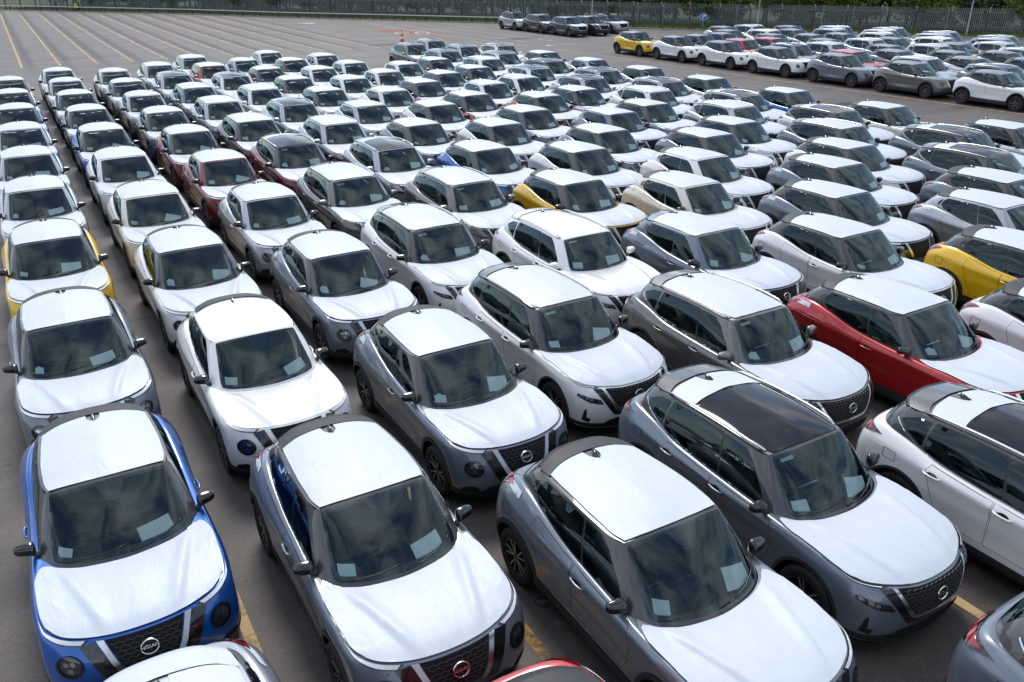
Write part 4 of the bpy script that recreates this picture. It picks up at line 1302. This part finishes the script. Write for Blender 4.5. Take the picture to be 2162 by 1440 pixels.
# ------------------------------------------------------------------ palisade fence
M_STEEL = pbr('galvanised_steel', (.20, .235, .24), .5, .35)
M_STEELD = pbr('dark_steel', (.055, .052, .050), .7, .3)
M_RUST = pbr('weathered_post', (.085, .060, .045), .9)
M_GALV = pbr('galvanised_pole', (.30, .32, .33), .5, .4)
M_WHITEP = pbr('white_enamel', (.62, .61, .58), .6)
FH = 2.12
runs = [(FENCE[i], FENCE[i + 1]) for i in range(1, 9)]
run_names = ['far left', 'second from left', 'third from left', 'fourth from left', 'fifth from left', 'sixth from left', 'seventh from left', 'far right']
def pale_vf(p, t, nrm):
    w, d = .034, .012
    z0, z1 = .10, FH
    v = []
    for z, k in ((z0, 1), (z1 - .10, 1)):
        for s_, o_ in ((-1, 0), (-.4, 1), (.4, 1), (1, 0)):
            q = p + t * (w * s_ * k) - nrm * (d * o_)
            v.append((q.x, q.y, z))
    q = p - nrm * d * .5
    v.append((q.x, q.y, z1))
    f = [(0, 1, 5, 4), (1, 2, 6, 5), (2, 3, 7, 6), (4, 5, 8), (5, 6, 8), (6, 7, 8)]
    return v, f
for (A, B), rn in zip(runs, run_names):
    a, b = Vector(A), Vector(B); L = (b - a).length; t = (b - a).normalized()
    nrm = Vector((-t.y, t.x)); nrm = nrm if nrm.x > 0 else -nrm
    root = bpy.data.objects.new('palisade_fence', None); COL.objects.link(root); root.location = (a.x, a.y, 0)
    tag(root, 'grey steel palisade fence with pointed pales, %s stretch behind the grass' % rn, 'fence', 'palisade fence stretches')
    V, F = [], []
    npale = int(L / .155)
    for k in range(npale):
        v, f = pale_vf(t * (k * .155 + .07), t, nrm)
        i = len(V); V += v; F += [tuple(q + i for q in x) for x in f]
    tag(obj('pales', mesh_of('pales', V, F, M_STEEL, False), root), kind='stuff')
    for z in (.45, FH - .45):
        c = Vector((0, 0)) + nrm * .03; e = t * L + nrm * .03
        v = []
        for q in (c, e):
            v += [(q.x, q.y, z), (q.x, q.y, z + .05), (q.x + nrm.x * .05, q.y + nrm.y * .05, z + .05), (q.x + nrm.x * .05, q.y + nrm.y * .05, z)]
        obj('rail', mesh_of('rail', v, [(0, 1, 5, 4), (1, 2, 6, 5), (2, 3, 7, 6), (3, 0, 4, 7)], M_STEEL, False), root)
    pm_ = None
    for k in range(int(L / 2.75) + 1):
        q = t * (k * 2.75) + nrm * .10
        if pm_ is None:
            pm_ = mesh_of('post', *box_vf(-.05, .05, -.05, .05, 0, FH - .05), M_STEEL, False)
        obj('post', pm_, root, (q.x, q.y, 0), (0, 0, math.atan2(t.y, t.x)))

# old cranked posts standing in the grass in front of it
pv = join(box_vf(-.055, .055, -.055, .055, 0, 2.0), )
crank = [(-.05, -.05, 1.98), (.05, -.05, 1.98), (.05, .05, 1.98), (-.05, .05, 1.98), (-.05, -.36, 2.38), (.05, -.36, 2.38), (.05, -.28, 2.42), (-.05, -.28, 2.42)]
M_POSTTOP = pbr('pale_post_top', (.36, .33, .28), .9)
post_low = mesh_of('post_shaft', *pv, M_RUST, False)
post_top = mesh_of('cranked_top', crank, [(0, 1, 5, 4), (1, 2, 6, 5), (2, 3, 7, 6), (3, 0, 4, 7), (4, 5, 6, 7)], M_POSTTOP, False)
ORD = ['first', 'second', 'third', 'fourth', 'fifth', 'sixth', 'seventh', 'eighth', 'ninth', 'tenth', 'eleventh', 'twelfth', 'thirteenth', 'fourteenth', 'fifteenth', 'sixteenth', 'seventeenth', 'eighteenth', 'nineteenth', 'twentieth']
TENS = {20: 'twenty', 30: 'thirty', 40: 'forty', 50: 'fifty', 60: 'sixty'}
def nth(i):
    if i < 20: return ORD[i]
    k = i + 1
    return {20: 'twentieth', 30: 'thirtieth', 40: 'fortieth', 50: 'fiftieth', 60: 'sixtieth'}[k] if k % 10 == 0 else TENS[k // 10 * 10] + ' ' + ORD[k % 10 - 1]
posts = [(p, t) for p, t in along(EDGE[1:9], 2.83, .6)]
for i, (p, t) in enumerate(posts):
    nrm = Vector((-t.y, t.x)); nrm = nrm if nrm.x > 0 else -nrm
    q = p + nrm * .55
    root = bpy.data.objects.new('cranked_post', None); COL.objects.link(root)
    root.location = (q.x, q.y, .05); root.rotation_euler = (gr.uniform(-.02, .02), gr.uniform(-.02, .02), math.atan2(t.y, t.x))
    tag(root, 'weathered fence post with pale cranked top, %s from the left along the verge' % nth(i), 'post', 'old cranked posts along the verge')
    obj('post_shaft', post_low, root); obj('cranked_top', post_top, root)

# low guard rail along the empty bays
gr_pts = [Vector(p) for p in EDGE[1:6]]
root = bpy.data.objects.new('guard_rail', None); COL.objects.link(root); root.location = (*gr_pts[0], 0)
tag(root, 'low guard rail with pale top beam on dark posts behind the empty bays', 'guard rail')
for i, (p, t) in enumerate(along(gr_pts, 2.83, 2.0)):
    pm_ = pm_ if i else mesh_of('post', *box_vf(-.07, .07, -.06, .06, 0, .62), M_STEELD, False)
    q = p - gr_pts[0]
    obj('post', pm_, root, (q.x, q.y, 0), (0, 0, math.atan2(t.y, t.x)))
for z, m_, h_ in ((.56, M_WHITEP, .10), (.28, M_STEELD, .07)):
    for a, b in zip(gr_pts, gr_pts[1:]):
        t = (b - a).normalized(); L = (b - a).length; c = a - gr_pts[0]
        nrm = Vector((-t.y, t.x)); nrm = nrm if nrm.x < 0 else -nrm
        v, f = box_vf(0, L, -.02, .02, z, z + h_)
        obj('beam', mesh_of('beam', v, f, m_, False), root, (c.x + nrm.x * .09, c.y + nrm.y * .09, 0), (0, 0, math.atan2(t.y, t.x)))

# ------------------------------------------------------------------ lamp posts, sign, cone, marker
lp_mesh = mesh_of('pole', *lathe_y([(.085, 0), (.085, 1.1), (.06, 1.15), (.045, 8.0)], 10), M_GALV)
lp_mesh.transform(Matrix.Rotation(R(90), 4, 'X'))
arm_mesh = mesh_of('lamp_arm', *tube([(0, 0, 7.9), (0, -.3, 8.15), (0, -1.0, 8.25)], .03, 6), M_GALV)
head_mesh = bm_mesh('lamp_head', rbox(-.14, .14, -1.65, -.95, 8.19, 8.32, .04), M_GALV)
for (x, y, lean), lab in zip(((51.8, 72.2, 0), (64.8, 62.6, .03), (73.9, 46.6, .05), (10.2, 137.2, 0)),
                             ('behind the five cars parked by the fence', 'at the corner of the grass beyond the second field', 'leaning, at the grass edge on the right', 'by the guard rail behind the empty bays')):
    root = bpy.data.objects.new('lamp_post', None); COL.objects.link(root); root.location = (x, y, .0); root.rotation_euler = (0, lean, R(30))
    tag(root, 'tall galvanised lamp post ' + lab, 'lamp post', 'lamp posts')
    obj('pole', lp_mesh, root); obj('lamp_arm', arm_mesh, root); obj('lamp_head', head_mesh, root)

M_BLUES = pbr('sign_blue', (.006, .12, .42), .4)
M_SWHITE = pbr('sign_white', (.72, .74, .76), .4)
root = bpy.data.objects.new('road_sign', None); COL.objects.link(root); root.location = (59.2, 64.2, .05)
root.rotation_euler = (0, 0, math.atan2(-59.2, 64.2))      # faces the car park
tag(root, 'round blue sign with white right turn arrow in front of the fence', 'road sign')
obj('post', mesh_of('post', *box_vf(-.03, .03, .02, .08, 0, 1.45), M_GALV, False), root)
dv, df = lathe_y([(.0001, -.02), (.35, -.02), (.35, .0)], 32)
disc = obj('sign_disc', mesh_of('sign_disc', dv, df, M_BLUES, False), root, (0, 0, 1.15))
rv_, rf_ = lathe_y([(.315, -.024), (.345, -.024)], 32)
obj('sign_border', mesh_of('sign_border', rv_, rf_, M_SWHITE, False), disc)
ar = [(-.11, -.24), (-.02, -.24), (-.02, .045), (.06, .045), (.06, -.03), (.25, .10), (.06, .23), (.06, .14), (-.11, .14)]
obj('arrow', mesh_of('arrow', [(x, -.025, z) for x, z in ar], [(0, 1, 2, 8), (2, 3, 7, 8), (4, 5, 6), (3, 4, 6, 7)], M_SWHITE, False), disc)

M_ORANGE = pbr('cone_orange', (.62, .10, .03), .5)
root = bpy.data.objects.new('traffic_cone', None); COL.objects.link(root); root.location = (29.7, 68.6, 0)
tag(root, 'red and white striped traffic cone behind the far end of the parked rows', 'traffic cone')
def cone_part(name, z0, z1, m):
    v, f = lathe_y([(.20 - .17 * z0 / 1.0, z0), (.20 - .17 * z1 / 1.0, z1)], 16)
    me = mesh_of(name, v, f, m); me.transform(Matrix.Rotation(R(90), 4, 'X')); return obj(name, me, root)
obj('base', mesh_of('base', *box_vf(-.24, .24, -.24, .24, 0, .045), M_ORANGE, False), root)
for k, (z0, z1, m_) in enumerate(((.045, .26, M_ORANGE), (.26, .46, M_SWHITE), (.46, .66, M_ORANGE), (.66, .82, M_SWHITE), (.82, .95, M_ORANGE))):
    cone_part('band', z0, z1, m_)
M_HIVIS = pbr('hi_vis_yellow', (.55, .60, .03), .6)
root = bpy.data.objects.new('marker_post', None); COL.objects.link(root); root.location = (10.7, 133.6, 0); root.rotation_euler = (0, 0, R(40))
tag(root, 'yellow and black hazard marker beside the guard rail behind the empty bays', 'marker')
obj('marker_base', mesh_of('marker_base', *box_vf(-.30, .30, -.15, .15, 0, .42), M_UNDER, False), root)
obj('marker_panel', mesh_of('marker_panel', *box_vf(-.30, .12, -.10, .10, .422, 1.0), M_HIVIS, False), root)
obj('marker_edge', mesh_of('marker_edge', *box_vf(.123, .32, -.10, .10, .422, 1.05), M_UNDER, False), root)

# ------------------------------------------------------------------ trees behind the fence
M_BARK = pbr('bark', (.055, .045, .035), .95)
M_LEAF = [leafy('leaf_mid', (.05, .095, .015), (.16, .22, .04), .7), leafy('leaf_dark', (.028, .062, .015), (.09, .15, .03), .7), leafy('leaf_light', (.085, .135, .015), (.24, .28, .045), .7)]
def crown_mesh(seed, rad, h0, h1, n, mat):
    q = random.Random(seed)
    V, F = [], []
    clumps = []
    for _ in range(46):
        a = q.uniform(0, 2 * math.pi); z = q.uniform(0, 1); r_ = rad * math.sqrt(q.random()) * (1.0 - .55 * abs(z - .38) ** 1.2)
        clumps.append((r_ * math.cos(a), r_ * math.sin(a), h0 + (h1 - h0) * z, q.uniform(.45, .95)))
    for _ in range(n):
        cx, cy, cz, cr = q.choice(clumps)
        a, b = q.uniform(0, 2 * math.pi), math.acos(q.uniform(-1, 1)); r_ = cr * q.uniform(.5, 1.0)
        p = Vector((cx + r_ * math.sin(b) * math.cos(a), cy + r_ * math.sin(b) * math.sin(a), cz + r_ * .8 * math.cos(b)))
        u = Vector((q.uniform(-1, 1), q.uniform(-1, 1), q.uniform(-.6, .6))).normalized()
        w = u.cross(Vector((q.uniform(-1, 1), q.uniform(-1, 1), q.uniform(-1, 1)))).normalized()
        s_ = q.uniform(.10, .20)
        i = len(V)
        V += [tuple(p - u * s_), tuple(p + w * s_ * .5), tuple(p + u * s_), tuple(p - w * s_ * .5)]
        F.append((i, i + 1, i + 2, i + 3))
    return mesh_of('crown', V, F, mat, False)
def trunk_mesh(seed, h):
    q = random.Random(seed)
    parts = [tube([(0, 0, 0), (q.uniform(-.1, .1), q.uniform(-.1, .1), h * .4), (q.uniform(-.3, .3), q.uniform(-.3, .3), h)], .16, 7, .05)]
    for k in range(6):
        a = q.uniform(0, 2 * math.pi); z = h * q.uniform(.25, .8); L = q.uniform(.9, 1.7)
        parts.append(tube([(0, 0, z), (math.cos(a) * L * .6, math.sin(a) * L * .6, z + L * .35), (math.cos(a) * L, math.sin(a) * L, z + L * .8)], .06, 5, .02))
    return mesh_of('trunk', *join(*parts), M_BARK)
kinds = []
for k in range(5):
    h = (6.5, 5.2, 7.5, 4.6, 6.0)[k]
    kinds.append((crown_mesh(40 + k, (2.1, 1.9, 2.4, 1.7, 2.2)[k], (.9, .6, 1.6, .5, 1.0)[k], h, 3400, M_LEAF[(0, 1, 0, 2, 1)[k]]), trunk_mesh(60 + k, h * .8)))
LOOK = ['mid green spreading tree', 'dark green bushy tree', 'tall mid green tree', 'light green young tree', 'dark green rounded tree']
tq = random.Random(9)
ti_ = 0
for row, (off, step) in enumerate(((2.2, 3.2), (5.2, 3.6), (9.0, 3.6))):
    for p, t in along(FENCE[1:10], step, 1.0 + row):
        nrm = Vector((-t.y, t.x)); nrm = nrm if nrm.x > 0 else -nrm
        q = p + nrm * (off + tq.uniform(-.8, .8)) + t * tq.uniform(-.7, .7)
        k = tq.randrange(5)
        root = bpy.data.objects.new('tree', None); COL.objects.link(root)
        root.location = (q.x, q.y, .05); s_ = tq.uniform(.85, 1.25)
        root.scale = (s_, s_, s_ * tq.uniform(.9, 1.1)); root.rotation_euler = (0, 0, tq.uniform(0, 6.28))
        tag(root, '%s, %s from the left in the %s row behind the fence' % (LOOK[k], nth(ti_ if row == 0 else ti_), ('front', 'middle', 'back')[row]), 'tree', 'trees behind the fence')
        obj('crown', kinds[k][0], root); obj('trunk', kinds[k][1], root)
        ti_ += 1
    ti_ = 0
# ------------------------------------------------------------------ the cars
SPEC = {'J': build_type(SMALL, False), 'Q': build_type(LARGE, True)}
for k in SPEC:
    for s_ in SPEC[k][0]:
        if s_['role'] in ('paint', 'roof', 'frame', 'mirror', 'spoiler', 'trim') and not s_['mesh'].materials:
            s_['mesh'].materials.append(None)
        elif s_['role'] in ('paint', 'roof', 'frame', 'mirror', 'spoiler'):
            s_['mesh'].materials[0] = M_PLASTIC

COLOUR = {'white': 'white', 'pearl': 'off white', 'cream': 'cream', 'grey': 'blue grey', 'darksilver': 'dark silver', 'silver': 'silver', 'dark': 'dark grey', 'black': 'black', 'blue': 'bright blue', 'red': 'red', 'wine': 'wine red', 'darkred': 'dark red', 'yellow': 'yellow', 'teal': 'dark teal'}
cr_rng = random.Random(17)
n_cars = [0]
def car(kind, x, y, colour, roof, where, body='black', bonnet_film=True, group=None, paper=True, yaw=0.0, panel=None, spoiler=None, size=None):
    """roof: F film, P panoramic glass, N painted bare, B black bare"""
    specs, pm = SPEC[kind]
    d = math.hypot(x, y)
    lod = 2 if d < 19 else 1 if d < 42 else 0
    root = bpy.data.objects.new('car', None); COL.objects.link(root)
    root.location = (x, y, 0); root.rotation_euler = (0, 0, -math.pi / 2 + yaw)
    P = PAINTS[colour]
    frame = M_ROOFBLACK if body == 'black' else P
    roofm = P if (roof == 'N' or body == 'body') else M_ROOFBLACK
    if roof == 'B': roofm = frame
    spm = spoiler or (M_PLASTIC if kind == 'J' and body == 'black' else frame)
    if kind == 'J' and colour in ('white', 'silver', 'cream', 'red') and body == 'body' and not spoiler: spm = M_PLASTIC if cr_rng.random() < .6 else P
    mir = P if (kind == 'Q' and body == 'body') else M_GLOSSBLK
    want = set()
    if bonnet_film: want.add('bonnet_film%d' % cr_rng.randrange(3))
    if roof == 'F': want.add('roof_film')
    if roof == 'P': want |= {'pano', 'roof_film_short'}
    if panel if panel is not None else (bonnet_film and kind == 'J' and colour != 'white' and cr_rng.random() < .7): want.add('panel_film')
    made = {}
    for s_ in specs:
        r_ = s_['role']
        if s_['lod'] > lod: continue
        if r_ and (r_.startswith('bonnet_film') or r_ in ('roof_film', 'roof_film_short', 'pano', 'panel_film')) and r_ not in want: continue
        par = root
        if s_['parent']:
            par = made.get(s_['parent'])
            if par is None: continue
        o = bpy.data.objects.new(s_['name'], s_['mesh'])
        COL.objects.link(o)
        o.parent = par
        if s_['loc'] != (0, 0, 0): o.location = s_['loc']
        if s_['rot']: o.rotation_euler = (0, 0, s_['rot'])
        if s_['name'] == 'wheel':
            o.rotation_euler = (0, s_['rot'] * 0 + cr_rng.uniform(0, 6.28), s_['rot'])
        made[s_['key']] = o
        m_ = {'paint': P, 'roof': roofm, 'frame': frame, 'mirror': mir, 'spoiler': spm}.get(r_)
        if r_ == 'trim' and bonnet_film and cr_rng.random() < .5: m_ = M_FILM
        if m_ is not None:
            o.material_slots[0].link = 'OBJECT'; o.material_slots[0].material = m_
    n_cars[0] += 1
    size = size or {'J': 'small', 'Q': 'large'}[kind]
    rt = {'F': 'under white film' if bonnet_film else 'with white roof film', 'P': 'with black glass roof', 'N': 'with bare painted roof', 'B': 'with black roof' if body == 'black' else 'without film'}[roof]
    tag(root, '%s %s crossover %s, %s' % (COLOUR[colour], size, rt, where), 'car', group)
    if paper:
        M = root.matrix_basis.copy()
        M = Matrix.Translation(root.location) @ Matrix.Rotation(root.rotation_euler.z, 4, 'Z')
        for k, nm, word in (('slip', 'paper_slip', 'small paper slip'), ('sheet', 'paper_sheet', 'white paper sheet')):
            if k == 'sheet' and paper == 'one': continue
            me, c = cr_rng.choice(pm[k])
            o = bpy.data.objects.new(nm, me); COL.objects.link(o)
            o.matrix_world = M @ Matrix.Translation(c)
            tag(o, '%s inside windscreen of car %s' % (word, where), 'paper', 'papers inside the windscreens')
    return root

LANES = {  # lane: (x at y=0, dx/dy, [(y, kind, colour, roof, frame)])
    0: (.014, .0037, '4.20J silver F c;8.88J blue F b;13.62J grey F b;18.36J yellow F b;22.90J silver F c;27.24J silver F c;31.83J silver F c;36.49J blue F b;41.00J silver F b;45.61J red F b'),
    1: (2.377, .0012, '2.55J red F b;7.16J grey F b;11.82J white N c;16.38J white F b;20.89J cream F c;25.66J white F c;30.25J blue F b;34.79J grey F b;39.30J silver F b;43.83J silver F c;48.30J silver F c'),
    2: (4.696, .0018, '5.16J grey F b;9.83J grey F b;14.56J grey F b;19.22J silver F c;23.81J wine F c;28.38J wine F b;32.80J grey F b;37.46J silver F c;42.10J silver F b;46.56J silver F c'),
    3: (6.999, .0009, '.76Q grey P b;5.68Q grey P b;10.54Q white F b;15.28Q white F b;20.06Q darksilver F c;24.80Q wine P b;29.32Q dark F c;34.02Q silver F c;38.54Q grey F c;43.30Q silver P c;47.90Q silver F c'),
    4: (9.336, -.0001, '3.66Q white P b;8.66Q darksilver F c;13.32Q white N c;18.10Q darksilver F c;22.80Q silver P c;27.35Q silver F c;32.00Q silver P c;36.60Q white F c;41.50Q white P c;46.20Q red F c;50.70Q silver F c'),
    5: (11.798, -.0069, '7.33J red F b;11.99J grey F c;16.66J yellow F b;21.14J blue F b;25.65J grey F b;30.22J silver F c;34.76J white F b;38.98J white F b;43.42J silver F b;47.87J silver F c'),
    6: (14.163, -.0096, '5.60J white F b;10.40J white F b;14.98J cream F c;19.56J white F b;24.24J white F b;28.89J white F b;33.27J white F c;37.72J white F c;42.02J white F c;46.49J red F b;51.03J white F c'),
    7: (16.482, -.0111, '7.85J yellow F b;12.46J grey F b;17.08J white F c;21.49J grey F b;26.04J grey F b;30.42J red F b;34.87J red F b;39.11J white F c;43.56J white F c;47.90J white F c'),
    8: (18.975, -.0191, '9.98J silver F c;14.47J grey F b;19.24J grey F b;23.99J grey F c;28.62J red F b;32.89J white F c;37.08J white F b;41.62J white F c'),
    9: (21.191, -.0174, '11.24J grey F b;15.86J white F b;20.35J white F b;24.81J grey F b;29.27J white F b;33.81J white F c;38.19J white F b;42.55J red F b'),
    10: (23.313, -.0137, '13.22Q grey P b;18.04Q grey F b;22.75Q silver F c;27.42Q white F c;31.90Q silver P c;36.40Q white P c;41.22Q white F c;46.00Q silver P c;50.60Q darksilver P c'),
    11: (25.544, -.0128, '15.38Q grey P b;20.13Q white P b;24.67Q silver P c;29.30Q silver P c;33.82Q silver P c;38.45Q red P b;43.30Q white P c;47.90Q silver P c;52.40Q silver P c'),
    12: (28.154, -.0211, '15.15J white F b;19.74J white F b;24.27J blue F b;28.91J white F b;33.34J silver F b;37.80J silver F c;42.33J silver F b;47.25Q white P c'),
}
for ln, (x0, dx, s_) in LANES.items():
    for i, q in enumerate(s_.split(';')):
        a, col_, rf_, fm = q.split()
        y = float(a[:-1]); kind = a[-1]
        jr = random.Random(ln * 100 + i)
        near = kind == 'J' and i == 0 and ln == 0
        if near: rf_ = 'F'
        car(kind, x0 + dx * y, y, col_, rf_, '%s from front in %s row from left' % (nth(i), nth(ln)),
            'black' if fm == 'b' else 'body', bonnet_film=(rf_ != 'N'), group='cars parked in thirteen rows', yaw=jr.uniform(-.006, .006), spoiler=M_FILM if near else None)

# second field beyond the road: bare cars
FIELD = [
    (40.4, '50.50J yellow;45.97J white;41.40J white;36.90J white;32.25J grey;27.78J darksilver;23.20J white'),
    (42.5, '46.0J black;41.9J red N;37.6Q grey P;33.2J red N;28.7Q silver B;24.4Q grey P'),
    (44.9, '46.2J white;41.6J red N;36.9Q silver B;32.0J grey;27.4J white;22.9J grey'),
    (47.1, '47.9J grey;43.6J white;38.9J grey;34.2J grey;29.9J grey;25.3J grey'),
    (49.2, '50.6J silver;46.2Q white N;42.0J grey;37.3Q silver B;32.6Q silver B;28.2J grey'),
    (51.6, '50.1Q silver B;45.8J white;41.4J white;37.2J yellow;32.7J yellow;28.3Q silver B'),
    (53.8, '48.2J grey;44.0Q grey B;39.9Q silver B;35.5Q white B;31.3Q silver B;26.8J grey'),
    (56.2, '45.6Q silver B;41.5Q silver B;37.2Q grey B;33.0Q grey B;28.6Q silver B'),
    (58.4, '42.5Q grey B;38.2Q grey B;34.0Q grey B;29.6Q silver B'),
]
for rw_, (x, s_) in enumerate(FIELD):
    for i, q in enumerate(s_.split(';')):
        f = q.split()
        y = float(f[0][:-1]); kind = f[0][-1]; col_ = f[1]; rf_ = f[2] if len(f) > 2 else 'B'
        body = 'body' if (rf_ == 'N' or kind == 'Q') else 'black'
        car(kind, x, y, col_, rf_ if rf_ != 'P' else 'P', '%s in the %s row beyond the road' % (nth(i), nth(rw_)), body, bonnet_film=False,
            group='cars parked beyond the road', paper='one' if rw_ == 0 else False, panel=False)
# a short line by the fence
for i, (x, y, k, c, rf_, film, sz) in enumerate(((44.7, 75.1, 'Q', 'silver', 'P', True, 'large'), (44.9, 70.75, 'Q', 'dark', 'B', True, 'large'), (45.1, 66.4, 'Q', 'teal', 'B', True, 'large'), (47.4, 66.3, 'Q', 'black', 'B', False, 'large'), (50.2, 67.1, 'Q', 'silver', 'P', True, 'large'))):
    car(k, x, y, c, rf_, '%s of five in front of the fence' % nth(i), 'black' if rf_ == 'P' else 'body', bonnet_film=film, group='five cars by the fence', paper=False, panel=False, size=sz)
